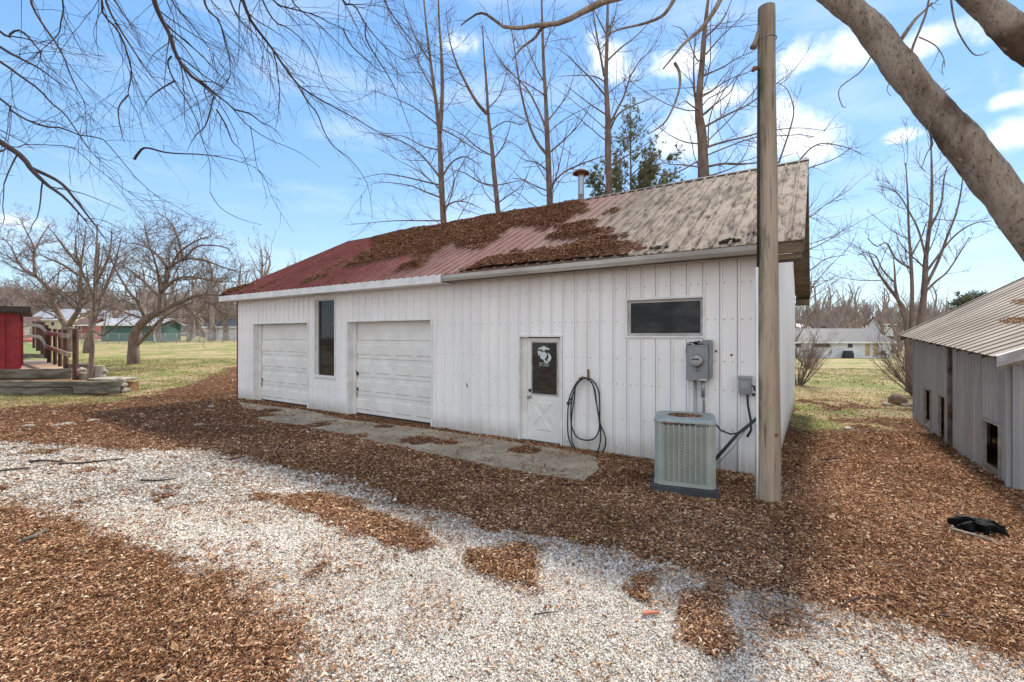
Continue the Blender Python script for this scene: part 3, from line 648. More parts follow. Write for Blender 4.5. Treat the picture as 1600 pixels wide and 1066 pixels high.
# eaves
MB().box(-15.74, -6.02, -OV-.045, -OV-.02, 3.175, 3.345).box(-15.74, -6.02, -OV-.02, -.03, 3.175, 3.185).build('fascia', m_trim, barn, 'white fascia board along the far bays')
g = MB(); yo = -OV-.02
prof = [(yo, 3.30), (yo, 3.19), (yo-.07, 3.19), (yo-.11, 3.24), (yo-.12, 3.305), (yo-.112, 3.305), (yo-.103, 3.245), (yo-.067, 3.2), (yo-.008, 3.2), (yo-.008, 3.3)]
g.prism(prof, 'x', -5.93, .02); g.box(-5.95, -5.93, yo-.12, yo, 3.19, 3.305)
g.build('gutter', m_gutter, barn)
MB().box(-6.0, rx1-.03, -OV-.018, -OV+.01, 3.17, 3.34).build('fascia', m_woodbr, barn, 'bare brown fascia board behind the gutter')
MB().box(-6.0, .0, -OV+.01, -.03, 3.20, 3.21).build('soffit', m_gutter, barn)
lt = leafz = MB()
rl = MB()                                                       # rake overhang at the near gable
def rake(x0, x1, th, mat, name, drop):
    q = MB(); yA = -OV; yB = 2*YR+OV; f = lambda yy: ZE+SL*(min(yy, 2*YR-yy)+OV)-.015
    poly = [(yA, f(yA)-drop-th), (YR, f(YR)-drop-th), (yB, f(yB)-drop-th), (yB, f(yB)-drop), (YR, f(YR)-drop), (yA, f(yA)-drop)]
    for a_, b_ in (((yA, YR)), ((YR, yB))):
        q.prism([(a_, f(a_)-drop-th), (b_, f(b_)-drop-th), (b_, f(b_)-drop), (a_, f(a_)-drop)], 'x', x0, x1)
    return q.build(name, mat, barn)
rake(.035, .375, .02, m_woodbr, 'soffit', .13); rake(.375, .40, .17, m_woodbr, 'fascia', .003); rake(-15.7, -15.68, .15, m_trim, 'fascia', .003); rake(-15.68, -15.36, .02, m_woodbr, 'soffit', .1)
for yy in np.arange(.2, 9, .61): z_ = gt(yy)-.07; MB().box(.035, .374, yy, yy+.04, z_-.02-.02, z_+.04).build('lookout', m_greyw, barn)
MB().box(.035, .40, DEP-.02, DEP+.36, 3.0, 3.17).build('cornice_return', m_woodbr, barn); MB().box(.035, .375, -OV+.012, -.0, 3.1, 3.165).build('cornice_return', m_woodbr, barn)
# stove flue behind the ridge
fl = MB().lathe([(.09, 0), (.09, .62), (.098, .63), (.098, .66), (.09, .67), (.09, 1.22)], n=20).build('flue_pipe', m_chrome, barn); fl.location = (-5.28, 4.9, 5.62)
cp = MB().lathe([(.2, 1.26), (.26, 1.26), (.24, 1.30), (.12, 1.38), (0, 1.40)], n=20).lathe([(.11, 1.2), (.13, 1.27)], n=20).build('flue_cap', m_rust, fl)
hk = MB(); x, z = Gp(920.5, 577); hk.box(x-.018, x+.018, -.034, -.026, z-.2, z).tube([(x-.02, -.03, z-.16), (x-.03, -.1, z-.17), (x-.03, -.12, z-.13)], .01, 6)
hk.build('hose_hook', m_rust, barn)

# roof litter: raised mats of leaves lying on the roof
def rpt(px, py):                          # sight line to front roof slope, barn coordinates (x, slope distance)
    a, b_ = (px-800)/F, (525-py)/F; o = np.array([*w2b(0, 0), 2.05]); q = w2b(a, 1.); o0 = w2b(0., 0.); d = np.array([q[0]-o0[0], q[1]-o0[1], b_])
    n = np.array([0, -SL, 1]); k = ZE+SL*OV; t = (k-o@n)/(d@n); p = o+t*d; return p[0], (p[1]+OV)/math.cos(math.atan(SL))
RP = [[(583, 372), (640, 358), (820, 328), (911, 313), (914, 332), (890, 344), (869, 353), (854, 359), (839, 353), (812, 354), (793, 360), (784, 372), (754, 387), (727, 387), (712, 381), (679, 396), (655, 402), (640, 399), (610, 405), (586, 410), (568, 417), (547, 420), (532, 423), (556, 408), (580, 390), (589, 381)],
      [(628, 420), (640, 411), (664, 404), (667, 411), (652, 420)], [(472, 444), (484, 435), (511, 429), (508, 435), (484, 444)], [(346, 464), (367, 450), (400, 444), (394, 448), (367, 458)],
      [(721, 430), (733, 417), (760, 406), (800, 395), (839, 392), (860, 393), (899, 380), (914, 377), (956, 370), (974, 371), (995, 378), (992, 389), (974, 398), (1000, 402), (914, 411), (800, 424)],
      [(860, 368), (875, 357), (902, 350), (929, 344), (920, 353), (938, 359), (956, 363), (950, 370), (914, 377), (878, 379), (863, 377)], [(947, 335), (965, 326), (959, 332)]]
RP = [[rpt(*p) for p in q] for q in RP]
def rmask(U, S): 
    m = np.full(U.shape, -9.)
    for q in RP: m = np.maximum(m, sdist(U, S, q))
    nn = (fbm(U*.8, S*2.2, 1.6, 5)-.5)*1.1
    m = m+nn*.8
    ex = (fbm(U*1.3+7, S*.9, 1.2, 5)-.76)*1.2-.02*(U+9)*(U > -9)       # small stray clumps
    return np.maximum(m, np.where(U < -5.5, ex, -1))
us = np.arange(rx0+.05, rx1-.1, .05); ss = np.arange(-.03, SLEN-.02, .05); U, S_ = np.meshgrid(us, ss); Mk = rmask(U, S_)
Hh = np.where(Mk > 0, .028+np.clip(Mk, 0, .5)*.12*(.5+fbm(U, S_, 4, 4)), .0)-.012*(Mk <= 0)
ny, nx = U.shape; idx = np.arange(ny*nx).reshape(ny, nx); keep = (Mk[:-1, :-1] > 0) | (Mk[1:, 1:] > 0) | (Mk[1:, :-1] > 0) | (Mk[:-1, 1:] > 0)
q = np.stack([idx[:-1, :-1], idx[:-1, 1:], idx[1:, 1:], idx[1:, :-1]], -1)[keep]; used = np.unique(q); mp = np.full(ny*nx, -1); mp[used] = np.arange(len(used))
ca_, sa_ = math.cos(math.atan(SL)), math.sin(math.atan(SL))
def r2w(U, S, H):
    y = -OV+S*ca_-H*sa_; z = ZE+S*sa_+H*ca_; xy = BC[None]+BX[None]*U[:, None]+BY[None]*y[:, None]; return np.column_stack([xy, z])
V = r2w(U.ravel()[used], S_.ravel()[used], Hh.ravel()[used])
m_mat = M('matted_leaf_mould', (.19, .08, .04), (.10, .045, .024), 14, .95, .8, 50, c3=(.28, .14, .07), s3=40, l3=.5, h3=.65, bd=.03)
rlo = np_mesh('roof_leaf_mat', V, [mp[q]], m_mat, smooth=True); tag(rlo, 'matted brown leaf mould lying in drifts on the barn roof', 'leaf litter', kind='stuff')
n = 260000; u = rx0+(rx1-rx0)*R.random(n); s = -.03+SLEN*R.random(n); mk = rmask(u, s); kk = (R.random(n) < np.clip(.15+mk*3, 0, 1)*(mk > -.05)) | ((R.random(n) < .002))
u, s, mk = u[kk], s[kk], mk[kk]; h = np.where(mk > 0, .03+np.clip(mk, 0, .5)*.12*(.5+fbm(u, s, 4, 4)), .005)+R.random(len(u))*.015
tx = np.array([[BX[0], BX[1], 0]]); ty = np.array([[BY[0]*ca_, BY[1]*ca_, sa_]]); tn = np.cross(tx, ty)
lo = leaves_mesh('roof_leaf_litter', r2w(u, s, h), .045*np.exp(R.normal(0, .35, len(u))), M_island('roof_leaves', [(0, (.10, .042, .02)), (.4, (.22, .09, .042)), (.75, (.34, .16, .07)), (1, (.50, .30, .16))]), Nrm=(tx, ty, tn))
tag(lo, 'loose brown leaves on the metal barn roof', 'leaf litter', kind='stuff')
print('roof leaves', len(u))
gm_ = MB(); rr = random.Random(8)                                # dark moss clumps at the near eave and in the gutter
def r2b(u, s, h): return Vector((u, -OV+s*ca_-h*sa_, ZE+s*sa_+h*ca_))
msv = []
for (c, ru, rs_, k) in ((rpt(1140, 378), .15, .09, 300), (rpt(1030, 388), .16, .05, 150), (rpt(1180, 366), .1, .05, 60), (rpt(1080, 325), .05, .05, 20), (rpt(1108, 340), .04, .06, 20), (rpt(1010, 330), .05, .05, 20)):
    a = R.random(k)*6.28; q = np.sqrt(R.random(k)); msv.append(np.stack([c[0]+np.cos(a)*q*ru, c[1]+np.sin(a)*q*rs_, .005+.05*(1-q)*R.random(k)], 1))
uu = np.concatenate([R.uniform(-3.8, .0, 1500)]); msv.append(np.stack([uu, R.uniform(-.12, -.02, 1500), R.uniform(-.05, -.0, 1500)], 1)); msv = np.concatenate(msv)
mo = leaves_mesh('roof_moss', r2w(msv[:, 0], msv[:, 1], msv[:, 2]), np.full(len(msv), .04), M_island('dark_moss', [(0, (.03, .03, .015)), (1, (.09, .075, .045))]), asp=.7, Nrm=(tx, ty, tn))
tag(mo, 'dark moss clumps along the near eave of the barn roof', 'moss', kind='stuff')

# ------------------------------------------------------------------ fixtures on the front wall
def on_wall(name, label, cat, x, z): 
    p = b2w(x, 0); return thing(name, label, cat, (p[0], p[1], z), BRZ)
em_ = on_wall('electric_meter', 'grey electric meter box with round glass dial below the wide window', 'meter', -.985, 1.36)
MB().bbox(-.155, .155, -.18, -.026, 0, .535, .01).box(-.16, .16, -.185, -.02, .535, .55).build('meter_box', m_greybox, em_)
MB().bbox(.157, .2, -.13, -.026, .05, .62, .006).bbox(.07, .18, -.1, -.026, .551, .63, .006).build('junction_box', m_greybox, em_)
Rx = Matrix.Rotation(math.pi/2, 4, 'X')
MB().lathe([(.094, 0), (.1, .02), (.094, .045), (.085, .05)], n=28, M=Matrix.Translation((0, -.18, .31)) @ Rx).build('meter_ring', m_chrome, em_)
mg = MB().lathe([(.085, .04), (.082, .09), (.06, .115), (0, .12)], n=28, M=Matrix.Translation((0, -.18, .31)) @ Rx).build('meter_dial', M('meter_face', (.40, .41, .41), (.3, .3, .3), 20, .12, 0, spec=.7), em_)
MB().box(-.05, .05, -.304, -.298, .325, .35).build('register_window', m_dark, mg)
text('lettering', '07 4 31', .022, (0, -.3055, .337), M('pale_digits', (.6, .6, .58)), mg)
MB().tube([(.01, -.2, .2), (.012, -.215, .17), (.0, -.2, .15)], .012, 6).build('seal_tag', m_chrome, em_)
MB().box(.04, .13, -.1825, -.1805, .012, .03).build('label_plate', m_trim, em_)
MB().tube([(-.05, -.07, .01), (-.05, -.07, -1.36)], .022, 10).build('conduit', m_galv, em_)
MB().tube([(.07, -.08, .01), (.07, -.08, -.25)], .03, 10).tube([(.07, -.08, -.25), (.08, -.06, -.33), (.08, -.06, -1.36)], .017, 8).build('conduit', m_galv, em_)
cb = MB(); rr = random.Random(3)
for k in range(5): cb.tube([(-.14+.05*k, -.06, .53), (-.16+.04*k, -.1, .575+.01*k), (-.1+.04*k, -.09, .59), (-.02+.02*k, -.07, .555)], .008, 6)
cb.tube([(-.12, -.05, .56), (-.18, -.05, .55), (-.185, -.05, .42)], .01, 6); cb.build('loose_wire', m_black, em_)

db = on_wall('disconnect_box', 'small grey electrical disconnect box beside the wooden pole', 'electrical box', -.335, 1.19)
MB().bbox(-.085, .085, -.11, -.026, 0, .235, .006).build('box_body', m_greybox, db)
MB().prism([(-.125, .232), (-.026, .232), (-.026, .268), (-.115, .255)], 'x', -.093, .093).build('lid', m_greybox, db)
MB().box(-.045, .045, -.1125, -.1095, .09, .19).build('label_plate', m_galv, db)
MB().tube([(.085, -.06, .13), (.12, -.07, .12), (.125, -.07, .06)], .014, 8).bbox(.09, .13, -.09, -.05, -.02, .02, .005).build('switch_handle', m_black, db)
MB().tube([(.03, -.07, .0), (.035, -.075, -.15), (.075, -.08, -.38), (.08, -.085, -.52), (.03, -.12, -.62)], .016, 8).build('electrical_whip', m_black, db)

# hose hanging in long loops on its hook
def loop(pts, y0, r=.0125):
    P = [(lambda g: Vector((g[0], y0+.0*i, g[1])))(Gp(px, py, y0)) for i, (px, py) in enumerate(pts)]; out = []
    n = len(P)
    for i in range(n-1):
        p0, p1, p2, p3 = P[max(i-1, 0)], P[i], P[i+1], P[min(i+2, n-1)]
        for t in (0, .25, .5, .75):
            out.append(.5*((2*p1)+(p2-p0)*t+(2*p0-5*p1+4*p2-p3)*t*t+(3*p1-p0-3*p2+p3)*t**3))
    out.append(P[-1]); return out
hose = thing('garden_hose', 'dark garden hose hanging in long loops beside the entry door', 'hose', (BC[0], BC[1], 0), BRZ)
hb = MB()
hb.tube(loop([(911, 591), (902, 597), (893, 613), (888, 632), (887, 672), (891, 692), (899, 705), (908, 714), (916, 716)], -.06), .0125, 8)
hb.tube(loop([(911, 591), (922, 592), (931, 601), (936, 615), (937, 640), (938, 662), (945, 680), (946, 695), (941, 707), (932, 714), (924, 714)], -.075), .0125, 8)
hb.tube(loop([(909, 592), (899, 605), (893, 628), (892, 655), (895, 672), (903, 684), (916, 688), (929, 685), (936, 672), (936, 655), (932, 630), (929, 608), (920, 593), (911, 590)], -.09), .0125, 8)
hb.tube(loop([(911, 592), (900, 602), (897, 625), (893, 655), (894, 690), (904, 706), (915, 717), (925, 713)], -.1), .0125, 8)
hb.tube(loop([(911, 590), (924, 597), (929, 612), (931, 626), (934, 640), (938, 665), (938, 690), (932, 708), (921, 715)], -.11), .0125, 8)
hb.tube(loop([(911, 592), (901, 601), (893, 622), (886, 630), (889, 632), (892, 628)], -.12), .0115, 8)
hb.build('hose_body', m_black, hose)
x, z = Gp(911, 591, -.08); MB().tube([(x-.05, -.14, z-.01), (x+.03, -.14, z+.03)], .017, 8).build('hose_coupling', M('brass', (.35, .27, .1), (.2, .17, .08), 20, .4, 0, metal=.6), hose)

# ------------------------------------------------------------------ air conditioner
ac = thing('air_conditioner', 'pale green outdoor air conditioning unit on a dark pad by the wall', 'air conditioner', (2.37, 6.27, 0), math.radians(-21))
ww_, dd_, ch = .375, .36, .055
def octo(w, d, c): return [(-w+c, -d), (w-c, -d), (w, -d+c), (w, d-c), (w-c, d), (-w+c, d), (-w, d-c), (-w, -d+c)]
b1 = MB().prism(octo(ww_, dd_, ch), 'z', .105, .925); b1.prism(octo(ww_+.006, dd_+.006, ch), 'z', .09, .13).build('cabinet', m_acgreen, ac)
top = MB(); o1, o2 = octo(ww_+.012, dd_+.012, ch), octo(ww_-.03, dd_-.03, ch)
top.add([(p[0], p[1], .915) for p in o1]+[(p[0], p[1], .935) for p in o1]+[(p[0], p[1], .962) for p in o2], [(i, (i+1) % 8, 8+(i+1) % 8, 8+i) for i in range(8)]+[(8+i, 8+(i+1) % 8, 16+(i+1) % 8, 16+i) for i in range(8)])
ring = [(.24*math.cos(t), .24*math.sin(t)) for t in [2*math.pi*i/32 for i in range(32)]]
bmm = bmesh.new(); ov = [bmm.verts.new((p[0], p[1], .962)) for p in o2]; iv = [bmm.verts.new((p[0], p[1], .962)) for p in ring]
oe = [bmm.edges.new((ov[i], ov[(i+1) % 8])) for i in range(8)]+[bmm.edges.new((iv[i], iv[(i+1) % 32])) for i in range(32)]
bmesh.ops.triangle_fill(bmm, edges=oe, use_beauty=True, normal=(0, 0, 1)); bmm.verts.index_update()
top.add([v.co.copy() for v in bmm.verts], [[v.index for v in f.verts] for f in bmm.faces]); bmm.free()
top.lathe([(.24, .962), (.235, .972), (.225, .962), (.22, .90)], n=32)
tp = top.build('top_cover', m_acgreen, ac)
gr = MB()
for k in range(7): r_ = .04+.03*k; gr.lathe([(r_, .955), (r_+.004, .959), (r_+.008, .955)], n=32)
for k in range(8): a = k*math.pi/4; gr.tube([(0, 0, .957), (.225*math.cos(a), .225*math.sin(a), .957)], .004, 5)
gr.build('fan_guard', m_rust, ac)
MB().lathe([(0, .905), (.219, .905)], n=32).build('fan_well', m_mat, ac)
ncol = 8
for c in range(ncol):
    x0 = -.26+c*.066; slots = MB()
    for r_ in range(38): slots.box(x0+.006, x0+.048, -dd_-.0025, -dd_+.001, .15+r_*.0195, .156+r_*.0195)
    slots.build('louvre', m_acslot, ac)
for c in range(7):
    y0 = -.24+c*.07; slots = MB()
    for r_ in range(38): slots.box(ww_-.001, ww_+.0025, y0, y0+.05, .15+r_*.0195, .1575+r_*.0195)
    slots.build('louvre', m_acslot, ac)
for c in range(ncol+1):
    cr = MB(); x0 = -.272+c*.066; cr.prism([(x0-.006, -dd_+.001), (x0, -dd_-.014), (x0+.012, -dd_-.014), (x0+.018, -dd_+.001)], 'z', .14, .90); cr.build('louvre_rib', m_acgreen, ac)
bd_ = MB().box(-.285, .285, -dd_-.012, -dd_-.001, .885, .913).build('badge', m_black, ac)
text('lettering', 'TRANE', .026, (-.2, -dd_-.0125, .899), M('red_lettering', (.35, .03, .02)), bd_, .12)
text('lettering', 'XE 1000', .024, (.2, -dd_-.0125, .899), M('silver_lettering', (.5, .5, .5)), bd_, .14)
MB().bbox(-.42, .41, -.41, .41, -.04, .088, .012).build('pad', m_slate, ac)
for x in (-.25, -.08, .08, .25): MB().lathe([(.007, 0), (.005, .005), (0, .006)], n=6, M=Matrix.Translation((x, -dd_-.012, .926)) @ Rx).build('screw', m_dark, ac)
ln = MB(); W2 = lambda x, y, z: ac_inv @ Vector((x, y, z)); ac_inv = (Matrix.Translation((2.37, 6.27, 0)) @ Matrix.Rotation(math.radians(-21), 4, 'Z')).inverted()
def bw(x, y, z): p = b2w(x, y); return W2(p[0], p[1], z)
ln.tube([bw(-.18, -.06, .85), bw(-.25, -.16, .78), bw(-.4, -.3, .64), bw(-.52, -.48, .48), bw(-.64, -.70, .32)], .023, 10)
ln.build('insulated_line', m_black, ac)
MB().tube([bw(-.2, -.07, .82), bw(-.32, -.2, .68), bw(-.45, -.36, .45), bw(-.62, -.64, .25)], .010, 8).build('copper_line', m_galv, ac)
MB().tube([bw(-.27, -.12, .76), bw(-.38, -.2, .64), bw(-.5, -.3, .62), bw(-.6, -.5, .7), bw(-.66, -.66, .84)], .012, 8).build('power_cable', m_black, ac)
lv = MB(); n = 500; a = R.random(n)*6.28; q = np.sqrt(R.random(n))*.215
Pm = np.stack([q*np.cos(a), q*np.sin(a), .91+.05*R.random(n)], 1); ca2, sa2 = math.cos(math.radians(-21)), math.sin(math.radians(-21))
Pw = np.stack([2.37+Pm[:, 0]*ca2-Pm[:, 1]*sa2, 6.27+Pm[:, 0]*sa2+Pm[:, 1]*ca2, Pm[:, 2]], 1)
tag(leaves_mesh('fan_leaf_litter', Pw, np.full(n, .045), m_leaf), 'dead leaves caught in the fan opening on top of the air conditioner', 'leaf litter', kind='stuff')

# ------------------------------------------------------------------ utility pole
m_pole, nt, b, out = new_mat('weathered_pole_wood')
g1 = tex(nt, 6, (1, 1, .06), 8, .65); g2 = tex(nt, 2.6, (1, 1, .28), 8, .65); tc = nd(nt, "TexCoord"); sx = nd(nt, "SeparateXYZ", {0: tc.outputs['Object']})
col = mixc(nt, rng_(nt, g1, .35, .65), (.45, .36, .27), (.28, .215, .155)); col = mixc(nt, rng_(nt, tex(nt, 34, (1, 1, .05), 6), .56, .7), col, (.12, .09, .07))
ms = nd(nt, "Math", {0: sx.outputs[0], 1: -1.6, 2: g2}, operation='MULTIPLY_ADD').outputs[0]
col = mixc(nt, rng_(nt, ms, .62, .85), col, (.085, .095, .035)); nt.links.new(col, b.inputs['Base Color']); b.inputs['Roughness'].default_value = .9
bump(nt, b, nd(nt, "Math", {0: g1, 1: tex(nt, 34, (1, 1, .03), 6)}, operation='SUBTRACT').outputs[0], 1.0, .03)
pole = thing('utility_pole', 'weathered wooden utility pole with mossy streaks in front of the barn corner', 'pole', (3.18, 5.67, 0))
zz = np.linspace(-.1, 6.12, 40); pb = MB(); rp = random.Random(2)
pb.tube([(.004*math.sin(z*2.1)-.004*z, .004*math.cos(z*1.7), z) for z in zz], [(.142-.0075*z)*(1+.018*math.sin(z*3.3)+rp.uniform(-.008, .008)) for z in zz], 28)
pb.build('pole_shaft', m_pole, pole)
MB().tube([(-.148, -.02, -.05), (-.146, -.02, .9), (-.15, -.02, 2.9)], .014, 8).build('conduit', m_white, pole)
MB().tube([(-.14, -.02, 2.9), (-.135, -.02, 4.2), (-.13, -.02, 5.35)], .014, 8).build('ground_cable', m_black, pole)
MB().tube([(-.105, 0, 5.38), (-.18, -.01, 5.36), (-.2, -.01, 5.33)], [.02, .03, .02], 8).build('bracket', m_rust, pole)
MB().tube([(-.09, 0, 5.95), (-.13, -.01, 5.8), (-.17, -.01, 5.68), (-.19, -.01, 5.62)], [.018, .024, .03, .045], 8).build('insulator', m_lightw, pole)
MB().tube([(.11*math.cos(t)-.02, .11*math.sin(t), 5.72) for t in [k*math.pi/8 for k in range(17)]], .006, 6).build('wire_wrap', m_galv, pole)
MB().lathe([(0, 0), (.02, 0), (.02, .02), (0, .022)], n=8, M=Matrix.Translation((.02, -.125, .85)) @ Rx).build('bolt', m_rust, pole)
# ------------------------------------------------------------------ grey shed on the right
m_gs = M('grey_galvanised_siding', (.42, .42, .405), (.33, .33, .315), 2.2, .6, .12, 14, stretch=(3, 3, .2), c3=(.22, .20, .17), s3=2, l3=.62, h3=.85, metal=.1)
m_gr = M('weathered_shed_roof_steel', (.29, .24, .185), (.16, .12, .09), 1.6, .8, .15, 20, stretch=(1, .3, 1), c3=(.2, .13, .09), s3=4, l3=.58, h3=.75)
sh = thing('coop_shed', 'low grey corrugated metal shed with three small framed hatches', 'shed', (6.62, 6.02, 0), math.radians(57.95))
SH_L = 6.18; ops = [(4.42, 4.98, .1, .87), (3.27, 3.74, .0, .86), (.48, 1.12, .03, .77)]
topz = lambda x: 1.70+.26*x/SH_L
w = MB(); ribbed(w, 0, 2.86, -.25, topz, [ops[2]], sp=.155, rh=.02, face=1); ribbed(w, 3.0, SH_L, -.25, topz, ops[:2], sp=.155, rh=.02, face=1)
w.build('wall', m_gs, sh, 'grey corrugated wall with the hatches')
w = MB(); ribbed(w, 0, 4.4, -.25, lambda x: 1.70+.5*min(x, 4.4-x), [], sp=.155, rh=.02, P=lambda x, y, z: (0+y, -x, z)); w.build('wall', m_gs, sh, 'near end wall')
w = MB(); ribbed(w, 0, 4.4, -.25, lambda x: 1.96+.5*min(x, 4.4-x), [], sp=.155, rh=.02, P=lambda x, y, z: (SH_L-y, -x, z)); w.build('wall', m_gs, sh, 'far end wall')
w = MB(); ribbed(w, 0, SH_L, -.25, topz, [], sp=.155, rh=.02, P=lambda x, y, z: (x, -4.4-y, z)); w.build('wall', m_gs, sh, 'rear wall')
MB().box(2.87, 2.99, -.06, .05, -.25, topz(2.9)).build('post', m_greyw, sh)
MB().box(.03, .085, .021, .07, -.25, 1.68).build('post', m_gs, sh, 'post at the near corner')
MB().box(-.03, .0, -.04, .024, -.2, 1.66).build('corner_trim', m_galv, sh); MB().box(SH_L, SH_L+.02, -.04, .02, -.2, 1.95).build('corner_trim', m_galv, sh)
for i, (a, c, z0, z1) in enumerate(ops):
    hf = frame(a, c, z0, z1, .028, -.02, .03).build('hatch_frame', M('pale_hatch_wood', (.46, .42, .36), (.3, .26, .21), 8, .9, .3, 30), sh)
    MB().box(a-.02, c+.02, -.62, -.6, z0-.1, z1+.1).build('hatch_interior', m_woodbr, hf)
    if i != 1: MB().box(a, c, -.03, -.005, z0, z0+.09).build('hatch_board', m_lightw, hf)
MB().box(.0, SH_L, -.10, -.03, 1.62, 1.70).build('wall_plate', m_greyw, sh)
MB().box(2.84, 2.9, .05, .065, .55, .75).build('hinge', m_rust, sh)
def roof_surface(x0, x1, y0, y1, zf, name, mat, parent, sp=.205, rh=.016, th=.006):
    sp = .3; xs_ = []; x = x0
    while x < x1:
        xs_ += [(x, 0), (x+.05, 0), (x+.065, rh), (x+.085, rh), (x+.10, 0)]; x += sp
    xs_ = [p for p in xs_ if p[0] < x1]+[(x1, 0)]
    mb = MB(); n = len(xs_); m_ = 8; vs = []
    for k in range(m_+1):
        y = y0+(y1-y0)*k/m_
        for (x, r) in xs_: vs.append((x, y, zf(x, y)+r))
    mb.add(vs, [(k*n+i, k*n+i+1, (k+1)*n+i+1, (k+1)*n+i) for k in range(m_) for i in range(n-1)])
    o = mb.build(name, mat, parent); so = o.modifiers.new('thickness', 'SOLIDIFY'); so.thickness = th; so.offset = -1; return o
zf = lambda x, y: 1.80+.27*x/SH_L+(.44+.16*x/SH_L)*(.25-y)
roof_surface(-.40, SH_L+.08, .27, -2.2, zf, 'roof', m_gr, sh).name = 'roof'
zb = lambda x, y: zf(x, -2.2)-(.44+.16*x/SH_L)*(-2.2-y)
roof_surface(-.40, SH_L+.08, -2.2, -4.7, zb, 'roof', m_gr, sh)
for x, wd in ((-.385, .03), (SH_L+.04, .03)):
    q = MB(); a, c = zf(x, .25)-.012, zf(x, -2.2)-.012
    q.prism([(.25, a-.15), (.25, a), (-2.2, c), (-2.2, c-.15)], 'x', x, x+wd); q.prism([(-4.65, a-.15), (-4.65, a), (-2.2, c), (-2.2, c-.15)], 'x', x, x+wd) if False else None
    q.build('rake_board', m_lightw, sh)
q = MB(); a, c = zf(-.4, .27)+.018, zf(-.4, -2.2)+.018
q.prism([(.275, a-.14), (.275, a), (-2.2, c), (-2.2, c-.14)], 'x', -.425, -.405); q.prism([(.275, a-.004), (.275, a+.004), (-2.2, c+.004), (-2.2, c-.004)], 'x', -.405, -.31); q.build('rake_trim', M('pale_metal_trim', (.5, .5, .49), (.36, .34, .32), 5, .5, 0), sh)
q = MB(); a, c = zf(SH_L, .27)+.02, zf(SH_L, -2.2)+.02
q.prism([(.275, a), (.275, a+.008), (-2.2, c+.008), (-2.2, c)], 'x', SH_L-.02, SH_L+.11); q.build('rake_trim', m_gr, sh)
q = MB()
for x in np.arange(-.2, SH_L, .62): a = zf(x, .2)-.02; c = zf(x, -2.2)-.02; q.prism([(.2, a-.09), (.2, a), (-2.2, c), (-2.2, c-.09)], 'x', x, x+.04)
q.build('rafter', m_greyw, sh)
# leaf scraps on the shed roof
def shw(x, y, z): a = math.radians(57.95); return np.stack([6.62+x*math.cos(a)-y*math.sin(a), 6.02+x*math.sin(a)+y*math.cos(a), z], -1)
lx, ly = [], []
for (cx, cy, rx, ry, k) in ((2.0, -.55, .5, .1, 350), (3.3, -1.1, .8, .1, 420), (1.2, -1.5, .4, .2, 150)):
    a = R.random(k)*6.28; q = np.sqrt(R.random(k)); lx.append(cx+rx*q*np.cos(a)); ly.append(cy+ry*q*np.sin(a))
lx, ly = np.concatenate(lx), np.concatenate(ly)
tag(leaves_mesh('shed_leaf_litter', shw(lx, ly, zf(lx, ly)+.01+.02*R.random(len(lx))), np.full(len(lx), .04), m_leaf), 'brown leaf scraps caught on the grey shed roof', 'leaf litter', kind='stuff')

# ------------------------------------------------------------------ loose things on the ground
def g2w(px, py): X, Y = gpt(px, py); return np.array([X, Y, float(relief(np.array([X]), np.array([Y]), masks(np.array([X]), np.array([Y]))[0])[0])])
def stick(label, pts, r, mat, group=None):
    P = [g2w(*p)+[0, 0, r*1.1+.012] for p in pts]; mb = MB(); n = len(P); mb.tube(P, [r*(1-.45*i/(n-1)) for i in range(n)], 7)
    tag(mb.build('stick', mat, None), label, 'stick', group)
stick('pale peeled stick lying against the black plastic scrap', [(1490, 834), (1520, 842), (1562, 856)], .016, m_lightw)
stick('thin grey twig lying flat among leaves left of the pale stick', [(1365, 881), (1400, 884), (1440, 882)], .006, m_lightw)
stick('crooked dark twig arching at the gravel edge on the right', [(1316, 949), (1325, 942), (1340, 936), (1365, 934), (1385, 940)], .009, m_bark_drk)
stick('straight grey twig in the leaves at the right gravel edge', [(1466, 956), (1495, 960), (1522, 962)], .006, m_lightw)
stick('dark twig on leaves beside the gable wall', [(1285, 722), (1305, 719), (1320, 714)], .016, m_bark_drk)
stick('long dark branch lying on the gravel at far left', [(92, 728), (130, 726), (160, 722), (195, 719)], .018, m_bark_drk)
stick('short dark branch on the gravel beside the long one', [(45, 725), (62, 722), (100, 724)], .02, m_bark_drk)
stick('dark branch at the left edge of the drive', [(-10, 742), (20, 736), (48, 733)], .016, m_bark_drk)
stick('slim dark branch lying mid drive', [(220, 752), (250, 753), (275, 751)], .014, m_bark_drk)
stick('rough grey branch on the orange leaves at lower left', [(35, 850), (55, 842), (75, 830)], .022, m_greyw)
stick('thin twig across the lower middle gravel', [(834, 959), (850, 957), (872, 955)], .006, m_bark_drk)
pl = MB(); rr = random.Random(6)
c0 = g2w(1528, 832); bmm = bmesh.new(); bmesh.ops.create_icosphere(bmm, subdivisions=4, radius=1)
for v in bmm.verts:
    p = v.co; k = .75+.55*(fbm(np.array([p.x*1.5+3]), np.array([p.y*1.5+p.z]), 2.2, 5)[0]); v.co = Vector((p.x*.17*k*(1+.5*math.sin(p.y*7)), p.y*.13*k*(1+.4*math.sin(p.x*9)), max(p.z, -.1)*.11*k))
me = bpy.data.meshes.new('plastic_scrap'); bmm.to_mesh(me); bmm.free(); me.materials.append(M('crumpled_black_plastic', (.003, .003, .003), (.006, .006, .006), 9, .7, .6, 30, spec=.1)); o = bpy.data.objects.new('plastic_scrap', me); COL.objects.link(o)
o.location = (c0[0], c0[1], c0[2]+.02); o.rotation_euler = (0, 0, -.5); tag(o, 'crumpled black plastic scrap among the leaves near the grey shed', 'scrap')
